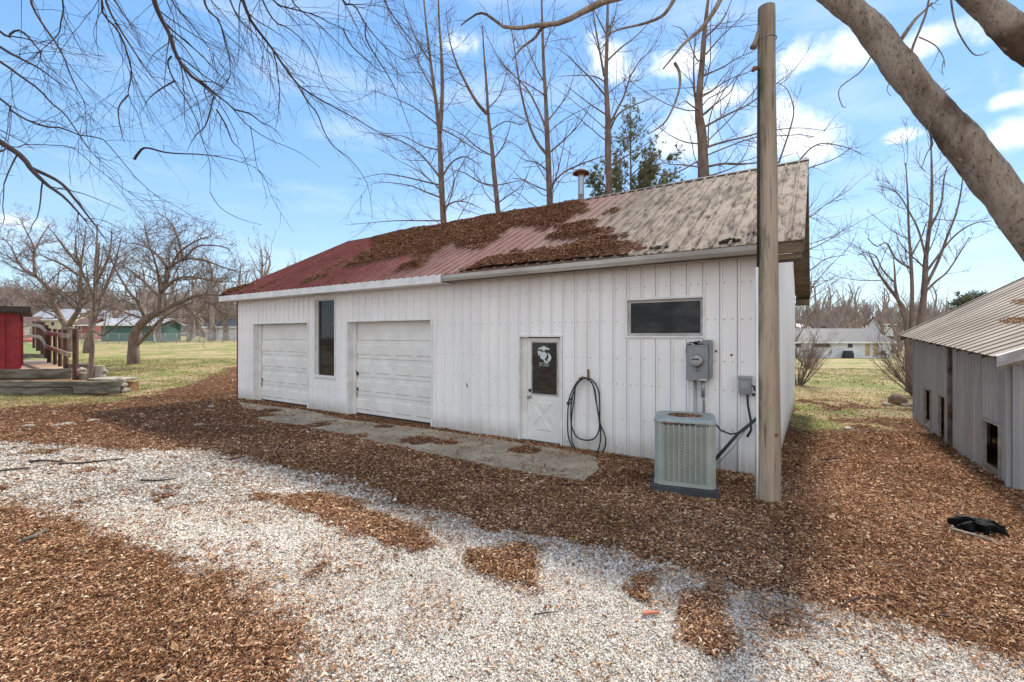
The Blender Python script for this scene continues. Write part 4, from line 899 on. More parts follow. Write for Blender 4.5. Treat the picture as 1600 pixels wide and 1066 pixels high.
c0 = g2w(1016, 958); ch = MB().add([(-.06, -.014, 0), (.07, -.004, .004), (.05, .016, .006), (-.05, .018, 0), (-.06, -.014, .014), (.07, -.004, .016), (.05, .016, .018), (-.05, .018, .014)], [(0, 3, 2, 1), (4, 5, 6, 7), (0, 1, 5, 4), (1, 2, 6, 5), (2, 3, 7, 6), (3, 0, 4, 7)])
o = ch.build('brick_chip', M('orange_brick', (.48, .19, .11), (.36, .13, .08), 20, .9, .3, 40)); o.location = c0+[0, 0, .016]; tag(o, 'orange brick chip on the white gravel', 'brick chip')
def rock(label, p, s, seed, mat, name='rock', cat='rock', group=None):
    bmm = bmesh.new(); bmesh.ops.create_icosphere(bmm, subdivisions=3, radius=1); rg = random.Random(seed); ox, oy = rg.random()*50, rg.random()*50
    for v in bmm.verts:
        q = v.co; k = .62+.75*fbm(np.array([q.x*1.1+ox]), np.array([q.y*1.1+q.z*1.3+oy]), 1.2, 4)[0]; v.co = Vector((q.x*s[0]*k, q.y*s[1]*k, q.z*s[2]*k))
    me = bpy.data.meshes.new(name); bmm.to_mesh(me); bmm.free(); me.materials.append(mat); o = bpy.data.objects.new(name, me); COL.objects.link(o); o.location = p; o.rotation_euler = (0, 0, rg.random()*6)
    return tag(o, label, cat, group)
m_rock = M('pale_limestone', (.46, .40, .32), (.3, .25, .2), 6, .9, .5, 20); m_rockb = M('brown_fieldstone', (.25, .17, .10), (.16, .11, .07), 5, .9, .5, 14)
p = g2w(1402, 632); rock('large brown boulder at the lawn edge behind the grey shed', p+[0, 0, .12], (.25, .22, .2), 3, m_rockb)
p = g2w(1386, 634); rock('small white stone beside the brown boulder', p+[0, 0, .03], (.16, .1, .06), 5, m_rock)
p = g2w(1425, 635); rock('flat dark stone right of the brown boulder', p+[0, 0, .03], (.3, .2, .07), 6, m_rockb)
p = g2w(1325, 672); rock('flat pale stone lying in the leaves of the side yard', p+[0, 0, .02], (.13, .09, .04), 9, m_rock)
for i, (px, py, s, l) in enumerate([(98, 664, .22, 'widest flat white stone showing through leaves at left'), (145, 659, .14, 'narrow flat white stone right of the widest one at left'), (45, 666, .13, 'small white stone at far left of the leaf belt'), (330, 636, .14, 'pale flat stone in the leaves before the barn corner'), (310, 666, .12, 'little white stone on shaded leaves before the first door')]):
    p = g2w(px, py); rock(l, p+[0, 0, .01], (s, s*.6, .03), 20+i, m_rock)

# ------------------------------------------------------------------ red shed, patio, timbers and rail fence on the left
red = thing('red_shed', 'dark red metal shed with a brown roof edge at the left', 'shed', (-19.55, 18.1, 0), math.radians(46))
w = MB(); ribbed(w, -5, -.06, .5, 2.95, [], sp=.27, rh=.05); w.build('wall', m_red, red)
w = MB(); ribbed(w, 0, 6, .5, 2.95, [], sp=.42, rh=.04, P=lambda x, y, z: (-y, x, z)); w.build('wall', m_red, red, 'side wall')
MB().box(-.22, .03, -.06, -.0, .5, 2.9).build('corner_trim', m_red, red)
MB().box(-5.3, .35, -.45, 6.3, 2.99, 3.2).build('roof', M('dark_brown_roof_edge', (.055, .035, .03), (.035, .025, .022), 4, .6, .1, 10), red)
m_patio = M('tan_patio_stone', (.46, .33, .21), (.36, .25, .17), 1.2, .9, .2, 30)
tag(poly_slab('patio', [(-25, 17.7), (-17.35, 17.95), (-26.3, 26), (-34, 26)], -.2, .70, m_patio), 'raised tan patio beside the red shed', 'patio', kind='structure')
P1, P2 = at(-60, 593, 17.3), at(110, 592, 17.9)
def beam(name, label, cat, px0, px1, py, Y0, Y1, h, d, mat, group=None, mb=None):
    a = at(px0, py, Y0); c = at(px1, py, Y1); a[2] = c[2] = (a[2]+c[2])/2; dv = c-a; L_ = np.hypot(dv[0], dv[1]); 
    o = MB().bbox(0, L_, 0, d, -h, 0, .02).build(name, mat); o.location = a; o.rotation_euler = (0, 0, math.atan2(dv[1], dv[0])); return tag(o, label, cat, group)
beam('retaining_board', 'thick grey board edging the raised patio', 'retaining board', -60, 111, 577, 17.4, 17.9, .36, .12, m_greyw)
beam('landscape_timber', 'upper dark timber of the low border in the left yard', 'timber', -80, 187, 596, 16.0, 15.7, .2, .22, m_greyw)
beam('landscape_timber', 'lower left timber of the low border, lying on the grass', 'timber', -80, 112, 606, 16.0, 15.75, .24, .22, m_greyw)
beam('landscape_timber', 'lower right timber of the low border, ending by the pale stones', 'timber', 113, 183, 605.5, 15.75, 15.6, .22, .22, m_greyw)
def sloped(poly, za, mat): pass
tag(poly_slab('planting_bed', [(-21, 16.1), (-14, 15.9), (-13.9, 17.0), (-16.4, 17.8), (-21, 17.4)], -.1, .36, m_ground if False else M('straw_and_leaf_bed', (.32, .2, .09), (.2, .11, .05), 14, .95, .5, 40, c3=(.13, .15, .04), s3=6)), 'grassy bed between the low timbers and the patio board', 'bed', kind='structure')
gbU, gbV = np.meshgrid(np.linspace(0, 1, 22), np.linspace(0, 1, 22))
gA, gB, gC, gD = np.array([-26.4, 26.0]), np.array([-44., 26]), np.array([-62., 44]), np.array([-41., 42])
gP = (1-gbV)[..., None]*((1-gbU)[..., None]*gA+gbU[..., None]*gB)+gbV[..., None]*((1-gbU)[..., None]*gD+gbU[..., None]*gC)
gH = gz(gP[..., 0], gP[..., 1])-.05+1.15*sstep(gbU, 0, .22)*np.sin(np.clip(gbV, 0, 1)*math.pi)**.6+(.45*(1-gbV)*sstep(gbU, 0, .08))
gi = np.arange(484).reshape(22, 22)
gb_o = np_mesh('grass_bank', np.concatenate([gP, gH[..., None]], -1).reshape(-1, 3), [np.stack([gi[:-1, :-1], gi[:-1, 1:], gi[1:, 1:], gi[1:, :-1]], -1).reshape(-1, 4)], M('green_bank_grass', (.12, .17, .045), (.2, .22, .08), 3, .95, .4, 40), smooth=True)
tag(gb_o, 'green grass bank behind the patio', 'bank', kind='structure')
beam('retaining_board', 'low grey board at the far end of the patio', 'retaining board', 28, 75, 553, 26.6, 26.0, .25, .12, m_greyw)
fence = thing('rail_fence', 'rustic brown post and rail fence stepping down beside the patio', 'fence', (0, 0, 0))
posts = [(118, 514, 591, 17.6, .075), (103, 515, 574, 19, .07), (94, 515, 569, 20.2, .06), (86, 514, 565, 21.5, .06), (77, 513, 561, 23, .07), (72.5, 508, 553, 24.3, .07), (67, 503, 547, 25.8, .08), (61.5, 503, 542, 27.4, .12), (53, 502, 538, 29, .06)]
for (px, yt, yb, Y, wd) in posts:
    t, bt = at(px, yt, Y), at(px, yb, Y); q = MB().bbox(-wd*.9, wd*.9, -wd, wd, 0, t[2]-bt[2]+.25, .012).build('post', M('dark_brown_post', (.10, .045, .03), (.05, .025, .02), 6, .85, .4, 20, stretch=(1, 1, .2)) if px == 118 else bpy.data.materials['dark_brown_post'], fence)
    q.location = bt-[0, 0, .25]; q.rotation_euler = (0, 0, .3)
for rail in ([(115, 526, 17.4), (86, 522, 21.3), (76, 520, 22.8), (70, 512, 24.6), (64, 509, 26), (52, 508, 29), (34, 511, 32)], [(114, 555, 17.4), (86, 545, 21.3), (75, 541, 23), (70, 531, 24.6), (64, 526, 26), (52, 525, 29), (34, 527, 32)]):
    for a, c in zip(rail[:-1], rail[1:]):
        a, c = at(*a), at(*c); d = Vector(c-a); q = MB().box(0, d.length, -.03, .03, -.085, .085).build('rail', m_lightw, fence); q.location = Vector(a)+Vector((0, -.12, 0)); q.rotation_euler = d.to_track_quat('X', 'Z').to_euler()
MB_st = at(153, 571, 17.2); st_ = thing('tree_stump', 'short weathered stump at the end of the rail fence', 'stump', tuple(at(153, 585, 17.2)-[0, 0, .3]))
MB().lathe([(.27, 0), (.22, .25), (.2, .62)], n=16).build('stump_bark', m_lightw, st_); MB().lathe([(.2, .62), (.1, .63), (0, .63)], n=16).build('cut_face', m_patio, st_)
q = beam('stone_slab', 'pale flat slab lying on the low timbers', 'slab', 138, 180, 592, 16.5, 16.1, .06, .8, m_rock)
beam('timber_step', 'short grey timber step behind the near fence post', 'step', 105, 137, 569, 19, 18.8, .2, .35, m_greyw)
beam('timber_step', 'lower timber step between the fence post and the stump', 'step', 119, 138, 583, 17.8, 17.6, .3, .3, m_lightw)
for i, (px, py, s, l) in enumerate([(188, 594, .22, 'topmost pale stone piled at the timber end'), (193, 601, .2, 'middle pale stone piled at the timber end'), (187, 609, .24, 'leftmost low stone at the timber end'), (198, 610, .2, 'rightmost low stone at the timber end'), (127, 578, .2, 'pale rock beside the timber steps'), (163, 580, .16, 'small rock right of the stump')]):
    rock(l, at(px, py, 15.9 if i < 4 else 17.3), (s*.7, s*.7, s*.42), 40+i, m_rock)

# ------------------------------------------------------------------ distant fence and buildings
cl = thing('chain_link_fence', 'silver chain link fence along the far side of the field', 'fence')
fp = [(-60, 533, 55), (40, 533, 57), (150, 533.5, 57), (240, 534, 57), (330, 534.5, 58), (420, 535, 60)]
pts = [];
for a, c in zip(fp[:-1], fp[1:]):
    for k in range(5): t = k/5; p = at(a[0]+(c[0]-a[0])*t, 525, a[2]+(c[2]-a[2])*t); p[2] = float(gz(p[0], p[1])); pts.append(p)
m_link, nt, b, out = new_mat('chain_link')
wv = nd(nt, "TexWave", {'Scale': 2.6}); b.inputs['Base Color'].default_value = (.45, .47, .48, 1); b.inputs['Metallic'].default_value = .3
tr = nd(nt, "BsdfTransparent"); mx = nd(nt, "MixShader", {0: .80, 1: b.outputs[0], 2: tr.outputs[0]}); nt.links.new(mx.outputs[0], out.inputs[0])
for p in pts: MB().tube([p, p+[0, 0, 1.25]], .035, 6).build('post', m_galv, cl)
MB().tube([p+[0, 0, 1.22] for p in pts], .03, 5).build('top_rail', m_galv, cl)
mm = MB()
for a, c in zip(pts[:-1], pts[1:]): mm.add([a, c, c+[0, 0, 1.2], a+[0, 0, 1.2]], [(0, 1, 2, 3)])
mm.build('mesh_panel', m_link, cl)
def P_mat(n, c, **k): return M(n, c, tuple(x*.85 for x in c), 1.0, .7, .1, 5, **k)
mh_white, mh_green, mh_yel, mh_redb = P_mat('far_white_siding', (.66, .67, .70)), P_mat('far_green_wall', (.06, .13, .11)), P_mat('far_yellow_wall', (.55, .47, .3)), P_mat('far_brick_wall', (.30, .10, .08))
mr_white, mr_grey, mr_brown = P_mat('far_white_roof', (.50, .50, .51)), P_mat('far_grey_shingles', (.065, .068, .075)), P_mat('far_brown_roof', (.22, .13, .1))
m_pane = M('far_window_pane', (.03, .035, .045), (.05, .055, .06), 4, .15, 0)
def house(name, label, px0, px1, ybase, yeave, yridge, Y, depth, mw, mr, wins=(), doors=(), chim=None, ov=.4, yaw=0., cat='house'):
    a, c = at(px0, ybase, Y), at(px1, ybase, Y); z0 = a[2]; ze = at(px0, yeave, Y)[2]-z0; zr = 2.05+(525-yridge)*(Y+depth/2)/F-z0; L_ = c[0]-a[0]
    h = thing(name, label, cat, ((a[0]+c[0])/2, Y, z0), yaw)
    x0, x1 = -L_/2, L_/2
    MB().box(x0, x1, 0, depth, -1.2, ze).prism([(0, ze), (depth, ze), (depth/2, zr-.1)], 'x', x0, x1).build('wall', mw, h)
    s = (zr-ze)/(depth/2); r = MB()
    r.prism([(-ov, ze-s*ov), (depth/2, zr), (depth+ov, ze-s*ov), (depth+ov, ze-s*ov-.15), (depth/2, zr-.15), (-ov, ze-s*ov-.15)][:6], 'x', x0-ov, x1+ov) if False else None
    for sg in (0, 1):
        q = [(-ov, ze-s*ov), (depth/2, zr), (depth/2, zr+.15), (-ov, ze-s*ov+.15)]
        if sg: q = [(depth-y_, z_) for y_, z_ in q][::-1]
        r.prism(q, 'x', x0-ov, x1+ov)
    rf = r.build('roof', mr, h); MB().box(x0-ov, x1+ov, -ov-.03, -ov-.002, ze-s*ov-.05, ze-s*ov+.15).build('fascia', m_trim, rf)
    k = Y/F
    for (wx0, wx1, wy0, wy1) in wins:
        u0, u1 = (wx0-800)*k-h.location.x, (wx1-800)*k-h.location.x; v1, v0 = 2.05+(525-wy0)*k-z0, 2.05+(525-wy1)*k-z0
        f = frame(u0, u1, v0, v1, .07, -.06, .0).build('window', m_trim, h); MB().box(u0, u1, -.03, -.01, v0, v1).box(u0, u1, -.05, -.035, (v0+v1)/2-.02, (v0+v1)/2+.02).build('pane', m_pane, f)
    for (wx0, wx1, wy0, wy1, m_) in doors:
        u0, u1 = (wx0-800)*k-h.location.x, (wx1-800)*k-h.location.x; v1, v0 = 2.05+(525-wy0)*k-z0, 2.05+(525-wy1)*k-z0
        f = frame(u0, u1, v0, v1, .07, -.06, .0, False).build('door', m_trim, h); MB().box(u0, u1, -.04, -.01, v0, v1).build('door_leaf', m_, f)
    if chim: x_, w_, t_ = chim; MB().box(x_, x_+w_, depth*.35, depth*.35+w_, ze, zr+t_).build('chimney', mh_redb, rf)
    return h
m_doorleaf = P_mat('far_tan_door_glass', (.42, .33, .2))
H1 = house('ranch_house', 'low white ranch house with grey shingle roof across the right lawn', 1215, 1393, 562, 534, 515, 60, 8, mh_white, mr_grey,
           wins=[(1271, 1297, 536, 543), (1324, 1332, 536.5, 543.5), (1243, 1252, 536, 543)], doors=[(1351, 1359, 537, 556, m_doorleaf), (1364, 1372, 537, 557, m_doorleaf)])
p = at(1325, 558, 59.2); gl = thing('patio_grill', 'dark covered grill standing by the wall of the ranch house', 'grill', tuple(p-[0, 0, .25]))
MB().bbox(-.6, .6, -.3, .3, 0, .75, .08).build('cabinet', m_black, gl); MB().tube([(-.5, 0, .8), (.5, 0, .8)], .28, 10).build('lid', m_black, gl)
pc = thing('garden_chair', 'dark garden chair at the right end of the ranch house', 'chair', tuple(at(1383, 560, 59)))
MB().box(-.3, .3, -.3, .3, .42, .5).build('seat', m_black, pc); MB().box(-.3, .3, .25, .32, .5, 1.0).build('backrest', m_black, pc)
for sx_ in (-.27, .23):
    for sy_ in (-.28, .24): MB().box(sx_, sx_+.05, sy_, sy_+.05, 0, .42).build('leg', m_black, pc)
house('farmhouse', 'small white house with reddish roof seen above the ranch house roof', 1374, 1396, 517, 505, 496, 105, 3, mh_white, mr_brown, wins=[(1378, 1382, 507, 511), (1387, 1391, 507, 511)])
house('outbuilding', 'tiny pale roofed building beside the bush above the left end of the ranch roof', 1238, 1262, 524, 512, 507, 95, 7, mh_yel, mr_white, cat='building')
house('green_building', 'long dark green building with a white roof behind the chain link fence', 158, 250, 535, 507, 499, 64, 4, mh_green, mr_white, cat='building', doors=[(241, 246, 512, 534, mh_white)])
house('cottage', 'pale blue white cottage partly hidden by the barn corner', 321, 392, 532, 510, 500, 78, 5, mh_white, mr_grey, wins=[(349, 357, 524, 530), (352, 357, 513, 518), (335, 341, 512, 518)])
house('bungalow', 'yellow walled bungalow with a broad white roof at far left', 50, 118, 518, 498, 484, 90, 5, mh_yel, mr_white, wins=[(62, 68, 503, 509), (80, 86, 503, 509)])
house('brick_house', 'red brick house between the forked tree and the green building', 117, 140, 526, 507, 498, 80, 4, mh_redb, mr_brown, wins=[(122, 127, 510, 516)])
house('cream_house', 'cream house with white roof at the left edge beside the red shed', 22, 46, 524, 506, 496, 88, 4, P_mat('far_cream_wall', (.6, .52, .42)), mr_brown, wins=[(30, 34, 511, 516)])
house('white_barn', 'white roofed building above the green building among bare trees', 150, 232, 508, 498, 486, 120, 5, mh_white, mr_white, cat='building')
bn = at(36, 528, 60); o = rock('orange red play tent on the grass at far left', (bn[0], bn[1], float(gz(bn[0], bn[1]))+.3), (1.1, .8, .9), 3, P_mat('red_canvas', (.5, .09, .07)), name='play_tent', cat='tent')
# hills carrying the far woods
hx = np.linspace(-420, 420, 90); rows = []
for k, Y in enumerate((150, 200, 260, 330, 410)):
    prof = (np.interp(hx/Y*F/1.0+800, [-400, 0, 110, 380, 700, 1250, 1450, 1600, 2100], [30, 25, 22, 20, 18, 15, 15, 19, 24]))*[.0, .35, .8, 1, .8][k]
    rows.append(np.stack([hx, np.full(90, Y), gz(hx, np.full(90, Y))+prof+(fbm(hx+50*k, hx*0+Y, .02, 4)-.5)*6*(k > 0)-.3], 1))
V = np.concatenate(rows); idx = np.arange(5*90).reshape(5, 90); q = np.stack([idx[:-1, :-1], idx[:-1, 1:], idx[1:, 1:], idx[1:, :-1]], -1).reshape(-1, 4)
tag(np_mesh('hills', V, [q], M('brown_hillside', (.22, .165, .12), (.15, .115, .09), .08, .95, .3, 1), smooth=True), 'low brown wooded hills on the horizon', 'hills', kind='structure')
HILLV = V.reshape(5, 90, 3)
# ------------------------------------------------------------------ trees
def tubes_mesh(name, items, mat, parent=None, sides=(8, 5, 3)):
    """items: list of (pts (N,K,3), radii (N,K), nsides)"""
    Vs, Fs, off = [], [], 0
    for P, r, ns in items:
        N, K, _ = P.shape
        if N == 0: continue
        T = np.empty_like(P); T[:, 1:-1] = P[:, 2:]-P[:, :-2]; T[:, 0] = P[:, 1]-P[:, 0]; T[:, -1] = P[:, -1]-P[:, -2]
        T /= np.linalg.norm(T, axis=2, keepdims=True)+1e-9
        D = P[:, -1]-P[:, 0]; D /= np.linalg.norm(D, axis=1, keepdims=True)+1e-9
        ref = np.where(np.abs(D[:, 2:3]) < .8, np.array([[0, 0, 1.]]), np.array([[1., 0, 0]]))[:, None, :]
        U = np.cross(T, np.broadcast_to(ref, T.shape)); U /= np.linalg.norm(U, axis=2, keepdims=True)+1e-9; Wv = np.cross(T, U)
        a = np.arange(ns)*2*math.pi/ns
        V = P[:, :, None]+(U[:, :, None]*np.cos(a)[None, None, :, None]+Wv[:, :, None]*np.sin(a)[None, None, :, None])*r[:, :, None, None]
        Vs.append(V.reshape(-1, 3)); base = np.arange(N)[:, None, None]*K*ns; i = np.arange(K-1)[None, :, None]*ns; k = np.arange(ns)[None, None, :]; k2 = (k+1) % ns
        f = np.stack([base+i+k, base+i+k2, base+i+ns+k2, base+i+ns+k], -1).reshape(-1, 4)+off; Fs.append(f); off += N*K*ns
    return np_mesh(name, np.concatenate(Vs), [np.concatenate(Fs)], mat, parent, smooth=True)
def resample(pts, K):
    pts = np.asarray(pts, float); n = len(pts); out = []
    for j in range(K):
        t = j/(K-1)*(n-1); i = min(int(t), n-2); f = t-i; p0, p1, p2, p3 = pts[max(i-1, 0)], pts[i], pts[i+1], pts[min(i+2, n-1)]
        out.append(.5*((2*p1)+(p2-p0)*f+(2*p0-5*p1+4*p2-p3)*f*f+(3*p1-p0-3*p2+p3)*f**3))
    return np.array(out)
def grow(rg, S, D, L, r0, K, wob, trop, rtip=.25):
    N = len(S); P = np.empty((N, K+1, 3)); P[:, 0] = S; d = D/np.linalg.norm(D, axis=1, keepdims=True); st = (L/K)[:, None]
    for k in range(K):
        d = d+rg.normal(0, wob, (N, 3))+np.asarray(trop)/K; d /= np.linalg.norm(d, axis=1, keepdims=True); P[:, k+1] = P[:, k]+d*st
    t = np.linspace(0, 1, K+1)[None]; return P, r0[:, None]*(1-(1-rtip)*t)
def spawn(rg, P, r, dens, t0, t1, ang, lr, rr, rmin, flat=0., lmin=.15, az=None):
    N, K1, _ = P.shape; Ls = np.linalg.norm(P[:, 1:]-P[:, :-1], axis=2).sum(1); cnt = rg.poisson(np.maximum(Ls*dens*(t1-t0), .01)); i = np.repeat(np.arange(N), cnt); M_ = len(i)
    t = t0+(t1-t0)*rg.random(M_); x = t*(K1-1); j = np.minimum(x.astype(int), K1-2); f = (x-j)[:, None]
    S = P[i, j]*(1-f)+P[i, j+1]*f; T = P[i, j+1]-P[i, j]; T /= np.linalg.norm(T, axis=1, keepdims=True)+1e-9
    rp = r[i, j]*(1-f[:, 0])+r[i, j+1]*f[:, 0]
    q = rg.normal(0, 1, (M_, 3)); q -= T*(q*T).sum(1, keepdims=True); q[:, 2] *= (1-flat); q /= np.linalg.norm(q, axis=1, keepdims=True)+1e-9
    a = np.radians(rg.normal(ang[0], ang[1], M_))[:, None]; D = T*np.cos(a)+q*np.sin(a)
    L = Ls[i]*lr*(1-.65*t)*(.5+.8*rg.random(M_)); L = np.maximum(L, lmin); return S, D, L, np.maximum(np.minimum(rp*.8, rp*rr*(.6+.5*rg.random(M_))), rmin)
def make_tree(name, label, trunk, limbs, levels, mat, seed, group=None, cat='tree', mat_tw=None, base=None, rough_bark=False):
    """trunk/limbs: [(pts, r0, r1)] ; levels: dicts for spawn+grow"""
    rg = np.random.default_rng(seed); items_t = [(resample(p, 26)[None], np.linspace(r0, r1, 26)[None]*(1+.0*0), 12) for p, r0, r1 in trunk]
    rt = thing(name, label, cat, tuple(base if base is not None else trunk[0][0][0]), 0, group)
    o = np.array(rt.location)
    sub = lambda it: [(P-o, r, n) for P, r, n in it]
    for P, r, n in items_t: r *= 1+.05*np.sin(np.linspace(0, 19, r.shape[1]))[None]
    tubes_mesh('trunk', sub(items_t), mat, rt)
    crown = [(resample(p, 20)[None], np.linspace(r0, r1, 20)[None], 8) for p, r0, r1 in limbs]
    src = crown if limbs else []
    if levels and levels[0].get('from_trunk'): src = src+items_t
    parents = [(P, r) for P, r, n in src]; tips = []
    for li, lv in enumerate(levels):
        new = []
        for P, r in parents:
            if lv.get('only_trunk') and len(parents) > 1 and r[0, 0] < lv['only_trunk']: continue
            S, D, L, rr_ = spawn(rg, P, r, lv['dens'], lv.get('t0', .15), lv.get('t1', 1), lv['ang'], lv['lr'], lv.get('rr', .5), lv.get('rmin', .004), lv.get('flat', 0), lv.get('lmin', .15))
            if len(S) == 0: continue
            L = np.minimum(L, lv.get('lmax', 99)); new.append(grow(rg, S, D, L, rr_, lv.get('K', 5), lv.get('wob', .12), lv.get('trop', (0, 0, .2)), lv.get('rtip', .3)))
        if not new: break
        P = np.concatenate([a for a, _ in new]); r = np.concatenate([b_ for _, b_ in new]); crown.append((P, r, lv.get('ns', 3)))
        parents = [(P, r)]+([(a, b_) for a, b_ in parents if b_[0, 0] < .1] if lv.get('keep') else [])
    if rough_bark:                        # heavy limbs get fine rings, knots and furrows
        heavy = [(resample(p, 110)[None], np.linspace(r0, r1, 110)[None]*.83*(1+.04*np.sin(np.linspace(0, 23, 110)+3*r0)+.03*np.sin(np.linspace(0, 61, 110)))[None], 40) for p, r0, r1 in limbs if r0 > .1]
        for it in sub(heavy):
            hl = tubes_mesh('limb', [it], mat, rt)
            for sz_, st_ in ((.16, .022), (.045, .012)):
                tx_ = bpy.data.textures.new('bark_relief', 'CLOUDS'); tx_.noise_scale = sz_; tx_.noise_depth = 3; dm = hl.modifiers.new('relief', 'DISPLACE'); dm.texture = tx_; dm.strength = st_; dm.mid_level = .5; dm.texture_coords = 'LOCAL'
        crown = [c for c in crown if not (len(c[0]) == 1 and c[1][0, 0] > .1)]
    if crown: tubes_mesh('crown', sub(crown), mat_tw or mat, rt)
    return rt, crown
def line(pts, Y0, Y1=None):
    Y1 = Y0 if Y1 is None else Y1; n = len(pts); return [at(px, py, Y0+(Y1-Y0)*i/(n-1)) for i, (px, py) in enumerate(pts)]
TL = [dict(dens=1.3, ang=(62, 16), lr=.42, rr=.2, rmin=.010, K=8, wob=.13, trop=(0, 0, .35), flat=.3, lmin=.8, ns=4, rtip=.3, from_trunk=1, t0=.12, lmax=4.2, keep=1),
      dict(dens=2.0, ang=(42, 12), lr=.42, rr=.55, rmin=.006, K=5, wob=.13, trop=(0, 0, .35), lmin=.35, lmax=1.8, ns=3, rtip=.4),
      dict(dens=3.2, ang=(40, 14), lr=.5, rr=.6, rmin=.0045, K=3, wob=.15, trop=(0, 0, .3), lmin=.18, lmax=.7, ns=3, rtip=.5)]
def tall(label, trunk, limbs, Y, r0, seed, extra=()):
    pts = line(trunk, Y); b0 = pts[0].copy(); b0[2] = float(gz(b0[0], b0[1]))-.1; pts = [b0]+pts
    rg = random.Random(seed); lm = []
    for l in limbs:
        w_ = l[0]; lm.append((line(l[1], Y, Y+rg.uniform(-2.2, 2.2)), w_/F*Y/2*.85, .008))
    tr = [(pts, r0*1.08, .025)]+[(line(l[1], Y, Y+rg.uniform(-.8, .8)), l[0]/F*Y/2, .025) for l in extra]
    return make_tree('bare_tree', label, tr, lm, TL, m_bark_tall, seed, 'tall bare trees in a row behind the barn', base=b0)
tall('tall bare tree with a forked trunk, leftmost of the row behind the barn', [(697, 400), (693, 345), (690, 290), (688, 240), (686, 205), (680, 150), (672, 90), (664, 20), (658, -60)],
     [(4, [(689, 280), (670, 255), (650, 235), (625, 220), (590, 210), (560, 205)]), (3.5, [(690, 290), (660, 283), (625, 275), (595, 272), (560, 280)]), (3.5, [(692, 310), (665, 300), (640, 290), (600, 285), (575, 290)]),
      (3, [(692, 345), (660, 345), (620, 345), (580, 348), (540, 352)]), (4, [(692, 275), (705, 255), (725, 245), (745, 255), (755, 268)]), (3, [(684, 195), (650, 170), (620, 155), (580, 140)]), (3.5, [(693, 325), (712, 315), (735, 318), (760, 330)]),
      (3, [(682, 150), (660, 110), (640, 70), (612, 30), (600, -10)]), (3, [(674, 100), (650, 60), (632, 10), (625, -30)]), (3, [(688, 235), (660, 228), (630, 213), (600, 212)]), (3, [(686, 200), (715, 215), (745, 235), (768, 243)])],
     25.5, .21, 101, [(8, [(687, 208), (691, 150), (690, 90), (686, 30), (684, -60)])])
tall('slim bare tree with a big left fork, second from the left behind the barn', [(780, 370), (777, 320), (772, 270), (768, 225), (763, 180), (760, 130), (756, 80), (754, 40)],
     [(7, [(761, 178), (745, 160), (728, 130), (712, 95), (702, 60), (697, 20)]), (3, [(768, 243), (745, 230), (725, 212), (700, 200), (680, 195)]), (3, [(770, 250), (785, 230), (795, 205), (800, 180)]), (2.5, [(765, 205), (790, 190), (815, 195), (825, 185)]),
      (3, [(773, 290), (750, 285), (725, 270), (705, 265), (690, 255)]), (3, [(777, 318), (795, 305), (815, 290), (825, 270)]), (2.5, [(774, 290), (800, 285), (820, 280)]), (2.5, [(762, 170), (780, 150), (790, 120), (795, 100)])], 24, .16, 102)
tall('straight bare tree left of the metal flue behind the barn', [(862, 370), (859, 315), (857, 260), (855, 210), (853, 160), (850, 110), (848, 60), (846, -10), (844, -80)],
     [(6, [(857, 245), (835, 215), (820, 170), (810, 120), (803, 70), (795, 20), (790, -40)]), (4, [(855, 205), (838, 165), (820, 135), (790, 105), (770, 75), (755, 40)]), (3.5, [(857, 240), (880, 220), (900, 200), (920, 170), (925, 150)]),
      (3, [(855, 190), (875, 165), (890, 140), (900, 100)]), (4, [(861, 290), (880, 270), (905, 258), (940, 245), (965, 238), (985, 230)]), (3, [(859, 270), (840, 255), (820, 250), (805, 240)]), (3, [(851, 130), (835, 100), (820, 60), (815, 20)]),
      (2.5, [(853, 150), (830, 135), (805, 120), (790, 100)]), (3, [(860, 300), (835, 290), (815, 280), (795, 280)]), (2.5, [(849, 80), (862, 40), (868, 0)]), (3, [(861, 300), (872, 265), (880, 230), (888, 190)])], 22.5, .18, 103)
tall('tall bare tree rising in front of the dark cedar right of the flue', [(956, 360), (952, 300), (950, 240), (950, 190), (947, 130), (948, 80), (949, 40), (950, -20), (951, -90)],
     [(5, [(944, 118), (937, 80), (930, 40), (925, 0), (924, -40)]), (4.5, [(950, 200), (965, 170), (975, 150), (985, 120), (1000, 95), (1020, 75), (1040, 40)]), (4, [(951, 210), (965, 180), (990, 165), (1015, 155), (1035, 145)]),
      (3.5, [(946, 150), (925, 125), (905, 105), (890, 90), (870, 75)]), (3, [(948, 180), (925, 165), (905, 150), (880, 130)]), (3.5, [(949, 95), (970, 75), (990, 60), (1010, 40), (1030, 10)]), (3, [(947, 130), (930, 120), (900, 118), (870, 120)]),
      (3, [(953, 260), (985, 240), (1010, 225), (1040, 200)]), (3, [(950, 60), (935, 30), (925, 10), (905, -20)]), (2.5, [(949, 50), (962, 20), (966, -20)])], 21, .19, 104)
